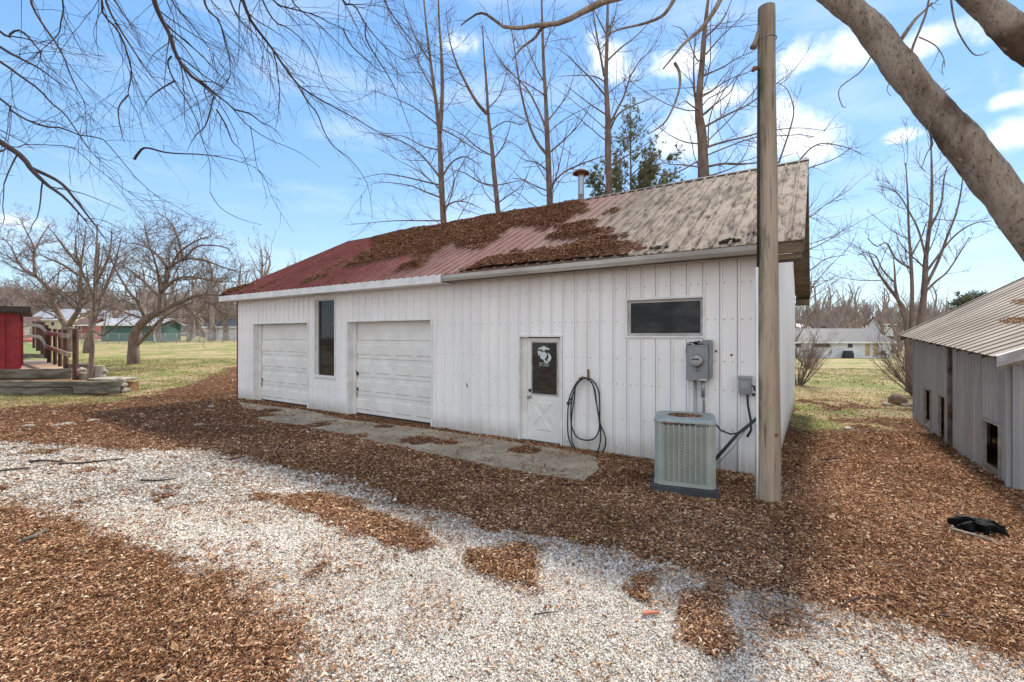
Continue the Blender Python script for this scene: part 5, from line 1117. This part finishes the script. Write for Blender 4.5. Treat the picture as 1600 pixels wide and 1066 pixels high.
tall('thick bare trunk nearest the utility pole, rightmost of the row', [(1100, 330), (1099, 270), (1098, 235), (1096, 205), (1092, 180), (1093, 140), (1097, 100), (1100, 60), (1104, 20), (1110, -30), (1112, -90)],
     [(5, [(1090, 178), (1085, 140), (1084, 95), (1087, 60), (1092, 45)]), (5, [(1100, 262), (1130, 256), (1165, 256), (1200, 252), (1240, 240)]), (4.5, [(1099, 232), (1130, 222), (1160, 215), (1200, 205), (1250, 200), (1290, 205)]),
      (4.5, [(1098, 200), (1120, 188), (1145, 175), (1170, 163), (1200, 140), (1240, 110), (1262, 80)]), (3.5, [(1094, 183), (1115, 165), (1140, 145), (1150, 125), (1158, 115)]), (3, [(1093, 150), (1115, 140), (1130, 120), (1150, 100)]),
      (3.5, [(1100, 118), (1130, 105), (1150, 92), (1180, 80)]), (3, [(1103, 85), (1120, 65), (1140, 45), (1165, 20)]), (3, [(1098, 262), (1070, 258), (1040, 255), (1020, 235)]), (3, [(1096, 225), (1070, 222), (1045, 210), (1020, 190)]),
      (3, [(1096, 175), (1080, 165), (1070, 158), (1060, 165)]), (4, [(1100, 60), (1130, 30), (1150, -20)]), (3, [(1102, 75), (1090, 95), (1078, 190), (1085, 195)][:2]+[(1070, 50), (1050, 40)])], 19, .25, 105)
# branch mass seen right of the pole: a bare tree further right behind the barn
tall('bare tree whose side branches show between the pole and the barn gable', [(1225, 460), (1222, 380), (1220, 330), (1216, 280), (1210, 230), (1203, 190)],
     [(4, [(1222, 300), (1250, 250), (1280, 225), (1320, 230), (1345, 240)]), (3.5, [(1215, 260), (1235, 200), (1240, 170), (1230, 140), (1215, 130)]), (3, [(1218, 290), (1260, 265), (1300, 250), (1330, 232)]), (3, [(1218, 330), (1262, 340), (1290, 320), (1320, 310)]),
      (3, [(1222, 380), (1260, 390), (1300, 372), (1330, 350)]), (3, [(1224, 410), (1258, 425), (1290, 405), (1325, 398)]), (3, [(1222, 430), (1262, 450), (1290, 440), (1310, 430)])], 17.5, .1, 106)
# tree at right with several upright stems beyond the grey shed
P0 = at(1420, 525, 17); P0[2] = -.1
st1 = [(P0, at(1415, 500, 17), at(1404, 470, 17), at(1385, 445, 16.8), at(1372, 425, 16.6), at(1363, 408, 16.5), at(1357, 392, 16.4)), (P0, at(1440, 490, 17), at(1445, 440, 17), at(1447, 400, 17.1), at(1455, 330, 17.3), at(1456, 270, 17.4), at(1454, 215, 17.4))]
make_tree('bare_tree', 'bare tree with several upright dark stems behind the grey shed', [(list(st1[0]), .085, .012), (list(st1[1]), .13, .018), ([P0, at(1425, 480, 17), at(1424, 420, 17.2), at(1420, 360, 17.4), at(1418, 300, 17.5), at(1415, 255, 17.5)], .08, .014)],
          [(line(l, 17, 17+dy), w_/F*17/2*.8, .012) for w_, l, dy in [(7, [(1412, 495), (1400, 455), (1398, 425), (1396, 403)], .4), (6, [(1445, 450), (1465, 410), (1480, 370), (1495, 330), (1503, 290), (1504, 265)], .5), (5, [(1444, 430), (1462, 405), (1490, 370), (1520, 350), (1550, 345)], -.6),
            (4, [(1446, 400), (1435, 360), (1420, 330), (1400, 300), (1370, 290)], .7), (4, [(1452, 360), (1470, 320), (1475, 280), (1480, 260)], -.5), (4, [(1424, 420), (1400, 405), (1385, 380), (1370, 385), (1355, 372)], -.4), (5, [(1442, 460), (1462, 440), (1480, 425), (1500, 395), (1515, 370)], .8),
            (3, [(1424, 400), (1440, 370), (1452, 345), (1490, 345)], .3), (3, [(1396, 440), (1378, 420), (1368, 400), (1350, 395), (1340, 400)], -.5)]],
          [dict(dens=2.6, ang=(48, 14), lr=.5, rr=.4, rmin=.009, K=5, wob=.13, trop=(0, 0, .6), lmin=.4, lmax=1.9, ns=4, from_trunk=1, t0=.3), dict(dens=6, ang=(42, 12), lr=.5, rr=.6, rmin=.007, K=4, wob=.13, trop=(0, 0, .5), lmin=.25, lmax=.9), dict(dens=5, ang=(40, 12), lr=.5, rr=.6, rmin=.005, K=3, wob=.13, trop=(0, 0, .4), lmin=.2, lmax=.4)],
          m_bark_drk if False else m_bark_br, 107, base=P0)
# bushes
def bush(label, px, py, Y, h, spread, n, seed, mat, zb=None):
    rg = np.random.default_rng(seed); b_ = at(px, py, Y); b_[2] = float(gz(b_[0], b_[1]))-.05
    a = rg.random(n)*6.283; el = rg.uniform(.25, 1., n)*spread; D = np.stack([np.cos(a)*el, np.sin(a)*el, np.ones(n)], 1); S = b_[None]+np.stack([np.cos(a), np.sin(a), 0*a], 1)*.12
    P, r = grow(rg, S, D, h*rg.uniform(.6, 1.1, n), rg.uniform(.012, .028, n), 7, .06, (0, 0, .3)); t = thing('bare_bush', label, 'bush', tuple(b_))
    items = [(P, r, 4)]
    for lv in (dict(d=6, l=.45), dict(d=7, l=.5)):
        S, D, L, q = spawn(rg, P, r, lv['d'], .3, 1, (30, 10), lv['l'], .6, .005); P, r = grow(rg, S, D, L, q, 4, .08, (0, 0, .3)); items.append((P, r, 3))
    tubes_mesh('stems', [(P-b_, r, k) for P, r, k in items], mat, t); return t
bush('twiggy bare bush against the far corner of the barn', 1247, 600, 19.5, 2.6, .8, 40, 1, m_bush)
bush('wide arching bare bush beside the far end of the grey shed', 1437, 600, 15.5, 2.4, 1.0, 55, 2, m_bush)
bush('low reddish bare bush on the lawn beyond the barn corner', 1262, 566, 34, 2.4, .9, 40, 3, m_bush)
# cedar
def conifer(label, px, Y, ytop, seed, wpx, mat_l, n1=46, sparse=1.0, name='cedar_tree'):
    rg = np.random.default_rng(seed); b_ = at(px, 525, Y); b_[2] = float(gz(b_[0], b_[1])); top = at(px, ytop, Y)[2]; H = top-b_[2]; R0 = wpx/F*Y/2
    t = thing(name, label, 'tree', tuple(b_)); tubes_mesh('trunk', [(np.array([[[0, 0, 0], [0.05, 0, H*.5], [0, 0.05, H]]]), np.array([[.16, .09, .015]]), 8)], m_bark_br, t)
    z = H*(.4+.59*np.sort(rg.random(n1))); a = rg.random(n1)*6.28; fr = np.clip((H-z)/(H*.42), .05, 1); L = R0*fr*rg.uniform(.65, 1.15, n1)*1.15
    S = np.stack([0*z, 0*z, z], 1); D = np.stack([np.cos(a), np.sin(a), .45+.5*(z/H)], 1); P, r = grow(rg, S, D, L, .01+.02*fr, 7, .07, (0, 0, .25)); items = [(P, r, 4)]
    S, D, L2, q = spawn(rg, P, r, 5.5, .2, 1, (42, 12), .45, .6, .005, .3); P2, r2 = grow(rg, S, D, np.maximum(L2, .3), q, 4, .1, (0, 0, .25)); items.append((P2, r2, 3))
    tubes_mesh('limbs', items, m_bark_br, t)
    S, D, L3, q = spawn(rg, P2, r2, 17*sparse, .2, 1, (40, 15), .5, .6, .004); L3 = np.minimum(np.maximum(L3, .18), .45); n = len(S); D /= np.linalg.norm(D, axis=1, keepdims=True)
    V = []; Fc = []; k = 0
    for m_ in range(3):
        D2 = D+rg.normal(0, .35, (n, 3)); D2 /= np.linalg.norm(D2, axis=1, keepdims=True); sd_ = np.cross(D2, rg.normal(0, 1, (n, 3))); sd_ /= np.linalg.norm(sd_, axis=1, keepdims=True)
        tip = S+D2*L3[:, None]; mid = S+D2*L3[:, None]*.5; w_ = sd_*L3[:, None]*.13; V.append(np.stack([S, mid+w_, tip, mid-w_], 1).reshape(-1, 3)); Fc.append(np.arange(4*n).reshape(n, 4)+k); k += 4*n
    np_mesh('foliage', np.concatenate(V), [np.concatenate(Fc)], mat_l, t); return t
m_cedar = M_island('cedar_foliage', [(0, (.09, .105, .045)), (.6, (.17, .18, .09)), (1, (.27, .27, .16))], .8, .3)
m_ever = M_island('evergreen_foliage', [(0, (.13, .14, .09)), (1, (.22, .23, .15))], .8, .2)
conifer('dark green cedar with open airy branches behind the barn ridge', 985, 27, 146, 5, 170, m_cedar, 75, .7)
conifer('rounded dark evergreen on the skyline above the grey shed', 1520, 120, 454, 6, 70, m_ever, 90, 1.0, 'evergreen_tree')
# spreading fruit tree at left
Yf = 28; B0 = at(209, 569, Yf); B0[2] = float(gz(B0[0], B0[1]))-.05
FL = [dict(dens=4.2, ang=(55, 16), lr=.5, rr=.42, rmin=.016, K=6, wob=.17, trop=(0, 0, .35), lmin=.9, lmax=2.6, ns=4, t0=.1), dict(dens=4.6, ang=(48, 16), lr=.5, rr=.55, rmin=.011, K=5, wob=.18, trop=(0, 0, .3), lmin=.5, lmax=1.3), dict(dens=5, ang=(45, 15), lr=.55, rr=.6, rmin=.008, K=3, wob=.15, trop=(0, 0, .3), lmin=.3, lmax=.6)]
def lim(l): return [(line(p, Yf, Yf+dy), w_/F*Yf/2*.68, .02) for w_, p, dy in l]
make_tree('fruit_tree', 'wide spreading bare fruit tree with a leaning trunk on the left lawn', [([B0, *line([(209, 545), (210, 528), (216, 513), (228, 500), (251, 485)], Yf)], .33, .19)],
          lim([(12, [(245, 489), (278, 474), (309, 462), (340, 461), (370, 468)], .8), (9, [(213, 540), (233, 520), (251, 500), (284, 479), (310, 470)], -1), (11, [(251, 486), (251, 462), (262, 439), (263, 421), (286, 406), (316, 406), (352, 419), (377, 425)], 1.2),
               (7, [(286, 406), (278, 373), (268, 350), (256, 338)], 1.6), (8, [(251, 457), (276, 436), (306, 434), (332, 439), (372, 441)], -1.5), (8, [(228, 500), (215, 472), (200, 454), (180, 420), (172, 400)], -1.4), (7, [(262, 419), (243, 396), (220, 383), (195, 380)], 2.2),
               (7, [(251, 465), (225, 440), (200, 420), (180, 415)], 2.5), (6, [(263, 425), (280, 395), (310, 375), (330, 370)], -2), (6, [(284, 476), (300, 490), (320, 505), (330, 515)], -1.6), (6, [(230, 500), (200, 490), (175, 480), (160, 470)], 1.5), (5, [(286, 406), (310, 385), (345, 385), (360, 392)], 1), (5, [(251, 470), (245, 420), (232, 380), (225, 350)], -2.4), (6, [(309, 462), (335, 478), (350, 495)], 1.8)]),
          FL, m_bark_br, 201, base=B0)
Yf = 40; B1 = at(137, 549, 38); B1[2] = float(gz(B1[0], B1[1]))-.05
make_tree('bare_tree', 'bare tree with a leaning trunk just left of the slim sapling', [([B1, *line([(138, 535), (143, 515), (147, 490), (150, 460), (152, 420), (155, 380)], 38)], .33, .06)],
          [(line(p, 38, 38+dy), w_/F*38/2, .03) for w_, p, dy in [(6, [(147, 490), (165, 450), (180, 410), (190, 370)], 2), (5, [(149, 465), (130, 430), (120, 400), (118, 370)], -2), (5, [(151, 440), (170, 400), (175, 360)], 1)]], FL, m_bark_br, 202, base=B1)
B2 = at(105, 535, Yf); B2[2] = float(gz(B2[0], B2[1]))-.05
make_tree('bare_tree', 'pale barked tree forking low behind the rail fence', [([B2, *line([(106, 520), (106, 510)], Yf)], .48, .4)],
          lim([(14, [(106, 512), (97, 500), (84, 475), (76, 452), (55, 431), (34, 418), (16, 384), (2, 371)], 1), (7, [(55, 431), (53, 405), (52, 384), (39, 358), (30, 340)], 1.5), (12, [(106, 512), (116, 495), (125, 478), (126, 445), (126, 418), (131, 384), (134, 352)], -1),
               (6, [(126, 418), (102, 389), (89, 371), (76, 355)], -2), (6, [(123, 431), (97, 413), (71, 402), (60, 394)], -1.5), (6, [(97, 500), (80, 480), (50, 462), (20, 438)], 2), (5, [(84, 475), (90, 440), (95, 410)], 2), (5, [(53, 395), (65, 370), (78, 350)], 2)]), FL, m_bark_br, 203, base=B2)
B3 = at(139, 592, 16.9); B3[2] = .2
make_tree('sapling', 'slim pale sapling standing between the stump and the near fence post', [([B3, *line([(144, 547), (143, 511), (147, 476), (148, 430), (151, 385), (152, 350)], 16.9)], .085, .02)],
          [(line(p, 16.9, 16.9+dy), w_/F*17/2, .01) for w_, p, dy in [(4, [(144, 515), (160, 524), (173, 515), (196, 497), (210, 490)], -.6), (3, [(148, 505), (155, 480), (160, 450), (165, 420)], .5), (2.5, [(160, 522), (165, 500), (168, 470)], .4), (2.5, [(147, 470), (138, 440), (134, 410)], -.5), (2.5, [(148, 440), (158, 410), (162, 380)], .6)]],
          [dict(dens=3, ang=(45, 12), lr=.5, rr=.5, rmin=.006, K=5, wob=.12, trop=(0, 0, .5), lmin=.3, lmax=1.3, from_trunk=1, t0=.3), dict(dens=4.5, ang=(42, 12), lr=.5, rr=.6, rmin=.004, K=4, wob=.12, trop=(0, 0, .4), lmin=.2, lmax=.5)], m_bark_br, 204, base=B3)

# middle distance bare trees: three kinds, copied
def generic(seed, H):
    rg = np.random.default_rng(seed); tr = np.cumsum(np.concatenate([[[0, 0, 0]], np.column_stack([rg.normal(0, .03, 6)*H, rg.normal(0, .03, 6)*H, np.full(6, H*.13)])]), 0)
    return make_tree('bare_tree', 'x', [(list(tr), .028*H, .004*H)], [], [dict(dens=24/H, ang=(44, 12), lr=.6, rr=.5, rmin=.03, K=7, wob=.11, trop=(0, 0, .6), from_trunk=1, t0=.2, ns=4), dict(dens=22/H*.8, ang=(40, 12), lr=.5, rr=.55, rmin=.02, K=5, wob=.12, trop=(0, 0, .4)),
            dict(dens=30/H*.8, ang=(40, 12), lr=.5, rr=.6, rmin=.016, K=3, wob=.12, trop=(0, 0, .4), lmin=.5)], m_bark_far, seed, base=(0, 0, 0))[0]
G3 = [generic(301, 13), generic(302, 12), generic(303, 14)]
spots = [(250, 62, .85), (295, 66, .9), (330, 64, .85), (352, 68, 1.0), (376, 66, 1.0), (392, 70, 1.1), (412, 74, 1.15), (440, 76, 1.1), (225, 72, .9), (175, 76, .9), (235, 90, 1.0), (300, 85, .9), (335, 72, .85), (362, 95, 1.05), (385, 84, .95), (410, 90, 1.0), (430, 100, 1.1), (268, 105, 1.1), (190, 100, 1.0), (20, 100, .9), (70, 110, 1.0), (150, 112, 1.1), (455, 120, 1.2), (320, 110, 1.2),
         (1242, 60, .7), (1256, 66, .75), (1276, 80, .95), (1300, 88, 1.0), (1320, 92, 1.05), (1342, 88, .95), (1380, 90, 1.0), (1395, 84, .9), (1248, 85, 1.05), (1268, 72, .8), (1290, 78, .85), (1310, 90, 1.0), (1330, 84, .9), (1352, 100, 1.0), (1368, 110, 1.1), (1405, 90, .9), (1425, 110, 1.1), (1455, 100, 1.1), (1480, 120, 1.1), (1560, 110, 1.2), (1600, 100, 1.1)]
rg = random.Random(12); used_ = set()
for i, (px, Y, s) in enumerate(spots):
    src = G3[i % 3]; o = src if i < 3 else copy_tree(src); X = (px-800)/F*Y
    o.location = (X, Y, float(gz(X, Y))-.1); o.scale = (s*1.2, s*1.2, s*1.22); o.rotation_euler = (0, 0, rg.random()*6.28)
    left = px < 700
    tag(o, 'one of the many bare trees in the distance across the left field' if left else 'one of the many bare trees in the distance beyond the ranch house', 'tree', 'distant bare trees across the left field' if left else 'distant bare trees beyond the ranch house')
# far woods: one mass
rg = np.random.default_rng(77); n = 170
S0 = np.zeros((26, 3)); S0[:, 2] = rg.uniform(.5, 4.5, 26); a = rg.random(26)*6.28
P, r = grow(rg, S0, np.stack([np.cos(a)*.7, np.sin(a)*.7, np.ones(26)], 1), rg.uniform(2.5, 5, 26), np.full(26, .09), 4, .1, (0, 0, .4))
Sx, Dx, Lx, qx = spawn(rg, P, r, 2.2, .2, 1, (40, 12), .5, .7, .05); P2, r2 = grow(rg, Sx, Dx, Lx, qx, 3, .12, (0, 0, .3))
TV, TF, off = [], [], 0
for PP, rr_ in ((np.array([[[0, 0, 0], [0, 0, 2.5], [0, 0, 5.5]]]), np.array([[.2, .15, .08]])), (P, r), (P2, r2)):
    N, K, _ = PP.shape; a = np.arange(3)*2.09; V = PP[:, :, None]+rr_[:, :, None, None]*np.stack([np.cos(a), np.sin(a), 0*a], 1)[None, None]; TV.append(V.reshape(-1, 3))
    base = np.arange(N)[:, None, None]*K*3; i = np.arange(K-1)[None, :, None]*3; k = np.arange(3)[None, None]; k2 = (k+1) % 3; TF.append(np.stack([base+i+k, base+i+k2, base+i+3+k2, base+i+3+k], -1).reshape(-1, 4)+off); off += N*K*3
TV, TF = np.concatenate(TV), np.concatenate(TF); n = 620
pxs = np.concatenate([rg.uniform(-150, 480, 330), rg.uniform(1200, 1850, 290)]); rowp = rg.uniform(.1, 2.3, n); Yw = np.interp(rowp, [0, 1, 2, 3], [150, 200, 260, 330]); Xw = (pxs-800)/F*Yw
ii = rowp.astype(int); fr = rowp-ii; jx = np.clip((Xw+420)/840*89, 0, 88.9).astype(int); Zw = HILLV[ii, jx, 2]*(1-fr)+HILLV[ii+1, jx, 2]*fr
sc = rg.uniform(.9, 1.6, n); yw = rg.random(n)*6.28; c_, s_ = np.cos(yw)[:, None], np.sin(yw)[:, None]
V = np.stack([(TV[None, :, 0]*c_-TV[None, :, 1]*s_), (TV[None, :, 0]*s_+TV[None, :, 1]*c_), np.broadcast_to(TV[None, :, 2], (n, len(TV)))], -1)*sc[:, None, None]+np.stack([Xw, Yw, Zw], 1)[:, None]
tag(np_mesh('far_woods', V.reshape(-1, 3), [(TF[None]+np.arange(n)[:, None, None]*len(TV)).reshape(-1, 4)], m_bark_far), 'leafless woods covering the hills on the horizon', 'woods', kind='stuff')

# ------------------------------------------------------------------ overhanging branches, upper left
NB = [dict(dens=1.9, ang=(34, 12), lr=.42, rr=.42, rmin=.0036, K=7, wob=.10, trop=(.15, 0, -.35), lmin=.3, lmax=1.15, ns=4, t0=.1, rtip=.35), dict(dens=2.8, ang=(32, 12), lr=.5, rr=.5, rmin=.0024, K=5, wob=.12, trop=(.1, 0, -.3), lmin=.2, lmax=.8, rtip=.5),
      dict(dens=2.2, ang=(34, 14), lr=.5, rr=.7, rmin=.0016, K=4, wob=.13, trop=(.05, 0, -.2), lmin=.1, lmax=.35, rtip=.6)]
TX = np.array([-9.5, 3.0, 0.])
ctr = [((0, 222), (35, 246), (50, 266), (75, 290), (100, 308), (125, 335), (137, 350)), ((47, 262), (92, 284), (116, 310), (147, 350), (163, 371)), ((0, 74), (29, 90), (63, 108), (90, 128), (113, 141)), ((0, 51), (14, 54), (27, 47), (41, 54), (54, 70), (63, 81), (65, 97), (83, 110), (106, 131)),
       ((0, 97), (29, 117), (61, 140), (81, 162), (101, 178), (126, 214), (144, 239), (172, 262)), ((0, 155), (18, 173), (41, 187), (70, 198), (97, 200), (126, 212), (158, 216), (180, 239), (218, 284), (250, 310)), ((0, 224), (40, 226), (80, 227), (115, 232), (150, 262), (190, 292), (235, 325))]
top = [((47, 0), (61, 29), (83, 61), (97, 83), (110, 117), (124, 146), (133, 164), (135, 212)), ((158, 0), (161, 22), (178, 40), (191, 61), (203, 97), (205, 119), (200, 149), (212, 171), (221, 196), (228, 225)), ((167, 7), (187, 45), (216, 90), (232, 113), (257, 140), (275, 158)),
       ((318, 0), (327, 18), (343, 34), (352, 68), (358, 90), (360, 119), (345, 142), (336, 150)), ((361, 5), (379, 36), (397, 52), (424, 88), (432, 110)), ((426, 0), (458, 14), (496, 25), (525, 41), (566, 54)), ((534, 0), (554, 9), (570, 36), (588, 59), (611, 81), (640, 100)),
       ((260, 0), (272, 30), (274, 66)), ((98, 0), (95, 35), (90, 55), (63, 80), (50, 96)), ((410, 0), (430, 34), (452, 45), (485, 78), (512, 140), (543, 164)), ((268, 0), (300, 40), (330, 80), (352, 110)), ((455, 0), (500, 40), (540, 80), (590, 130)), ((600, 0), (625, 40), (650, 70), (690, 95))]
sub = [((334, 146), (345, 153), (365, 171), (385, 194), (417, 216), (467, 238), (500, 262)), ((365, 171), (390, 178), (408, 191), (426, 200), (444, 221)), ((338, 171), (352, 194), (363, 221), (379, 239), (395, 285)), ((391, 197), (396, 225), (402, 262), (414, 279), (428, 315), (459, 363)), ((334, 150), (322, 194), (304, 214), (292, 237)),
       ((210, 249), (216, 240), (228, 231), (263, 239), (320, 242), (365, 250), (400, 262)), ((268, 88), (262, 99), (272, 126), (292, 158), (308, 191), (318, 225), (328, 255), (328, 300)), ((426, 77), (433, 108), (437, 153), (431, 200)), ((464, 131), (480, 158), (496, 178), (507, 207), (523, 230), (548, 250), (575, 290), (582, 345)),
       ((572, 36), (572, 61), (593, 97), (611, 126), (620, 146), (640, 200), (650, 235)), ((536, 45), (550, 72), (575, 95), (593, 110), (620, 117)), ((200, 149), (185, 171), (191, 212), (196, 223)), ((274, 126), (250, 140), (232, 155), (225, 168)), ((328, 300), (345, 325), (375, 342), (410, 352))]
limbs = []
def hook(p, z=8.2): a = TX+[0, 0, z]; m_ = (a+p)/2+[0, 0, .8]; return [a, m_]
rgn = random.Random(31)
for i, l in enumerate(ctr):
    Y = 5.6+.35*i; Q = line(l, Y, Y+rgn.uniform(-.5, .9)); w_ = [.045, .024, .024, .02, .022, .02, .01][i]
    if l[0][0] < 5: Q = [TX+[.1, .3*i, 4.6+.35*(6-i)], at(-150, l[0][1]-90, Y)]+Q
    limbs.append((Q, w_, .0035))
Im = line([(239, -4), (250, 25), (266, 56), (275, 86), (297, 117), (320, 133), (334, 146)], 7.0); limbs.append(([TX+[0, 0, 7.2], at(60, -260, 6.5), at(200, -120, 7)]+Im, .046, .018))
Qm = line([(377, -4), (390, 29), (408, 54), (426, 77), (444, 104), (464, 131), (489, 149), (521, 167), (566, 191), (590, 207), (622, 218)], 7.4, 8.2); limbs.append(([TX+[0, 0, 7.4], at(120, -330, 7), at(330, -100, 7.4)]+Qm, .034, .003))
for i, l in enumerate(top):
    Y = 6.6+.13*i+rgn.uniform(-.2, .3); Q = line(l, Y, Y+rgn.uniform(-.5, 1.0)); limbs.append(([TX+[.2, .2, 7.3], at(l[0][0]-220, -300, Y), at(l[0][0]-25, -70, Y)]+Q, .022, .0022))
for i, l in enumerate(sub): limbs.append((line(l, 7.0 if i not in (7, 8, 9, 10) else 7.6, 7.0+rgn.uniform(-.5, .8)), (.006 if i in (3, 13) else .013) if i != 5 else .02, .0025))
make_tree('overhanging_tree', 'near bare tree whose drooping dark branches hang into the upper left sky', [([TX, TX+[.1, 0, 2.5], TX+[0, .1, 5], TX+[.1, 0, 7.4]], .38, .2)], limbs, NB, m_bark_drk, 401, base=TX)

# ------------------------------------------------------------------ maple at the right with the two heavy leaning limbs
B4 = np.array([6.9, 3.9, -.1]); mk = bark
L1 = [at(1680, 450, 4.45), at(1600, 345, 4.5), at(1550, 283, 4.55), at(1500, 218, 4.6), at(1453, 163, 4.7), at(1402, 100, 4.8), at(1355, 38, 4.9), at(1300, -8, 5.0), at(1220, -60, 5.2), at(1130, -90, 5.4), at(1040, -40, 5.6)]
rt, cr_ = make_tree('leaning_maple', 'heavy leaning maple limbs crossing the upper right sky', [([B4, B4+[-.15, .1, 1.0], B4+[-.6, .3, 2.0]]+L1[:1], .32, .215)],
    [(L1[:10], .215, .12), (L1[8:], .08, .04), ([B4+[-.55, .1, 2.0], at(1900, 170, 4.0), at(1720, 150, 3.9), at(1620, 82, 3.9), at(1562, 30, 3.9), at(1505, -25, 3.95), at(1430, -90, 4.1)], .19, .10),
     (line([(1150, -80), (1050, -30), (960, -2), (931, 7), (881, 34), (847, 39), (793, 44), (763, 24), (745, 22), (720, 40)], 5.4, 5.9), .05, .008), (line([(1130, -80), (1070, -30), (1053, 0), (1036, 24), (1006, 37), (965, 47), (940, 60)], 5.4, 5.6), .034, .006),
     (line([(960, -4), (885, 32), (850, 42), (835, 60), (815, 75), (800, 95)], 5.6, 5.9), .03, .008), (line([(1150, -80), (1130, -10), (1100, 40), (1072, 65), (1055, 85), (1036, 108)], 5.5, 5.4), .034, .008), (line([(1054, 98), (1062, 115), (1060, 145), (1040, 190), (1012, 210)], 5.4, 5.6), .02, .006),
     (line([(1418, 118), (1425, 78), (1437, 47), (1447, 20), (1453, -10)], 4.7, 4.5), .014, .008), (line([(1436, 58), (1461, 71), (1474, 90), (1476, 105)], 4.65, 4.6), .007, .003), (line([(1380, 72), (1366, 82), (1345, 112), (1312, 138), (1315, 164), (1322, 168)], 4.85, 5.1), .009, .003),
     (line([(1486, -20), (1487, 9), (1496, 47), (1518, 82), (1533, 86), (1545, 80)], 3.95, 3.9), .008, .003), (line([(1465, 180), (1451, 199), (1457, 224), (1448, 240), (1440, 263)], 4.6, 4.8), .008, .003), (line([(1390, 90), (1392, 120), (1386, 140), (1392, 150)], 4.85, 5.), .006, .002)],
    [dict(dens=1.3, ang=(55, 15), lr=.22, rr=.25, rmin=.0045, K=6, wob=.15, trop=(0, 0, .1), lmin=.25, lmax=.8, ns=4, t0=.35, rtip=.35), dict(dens=3.5, ang=(42, 14), lr=.5, rr=.6, rmin=.0028, K=5, wob=.15, trop=(0, 0, .1), lmin=.15, lmax=.5), dict(dens=3.5, ang=(40, 14), lr=.5, rr=.7, rmin=.002, K=3, wob=.15, lmin=.1, lmax=.25)],
    m_bark_near, 402, base=B4, rough_bark=True)
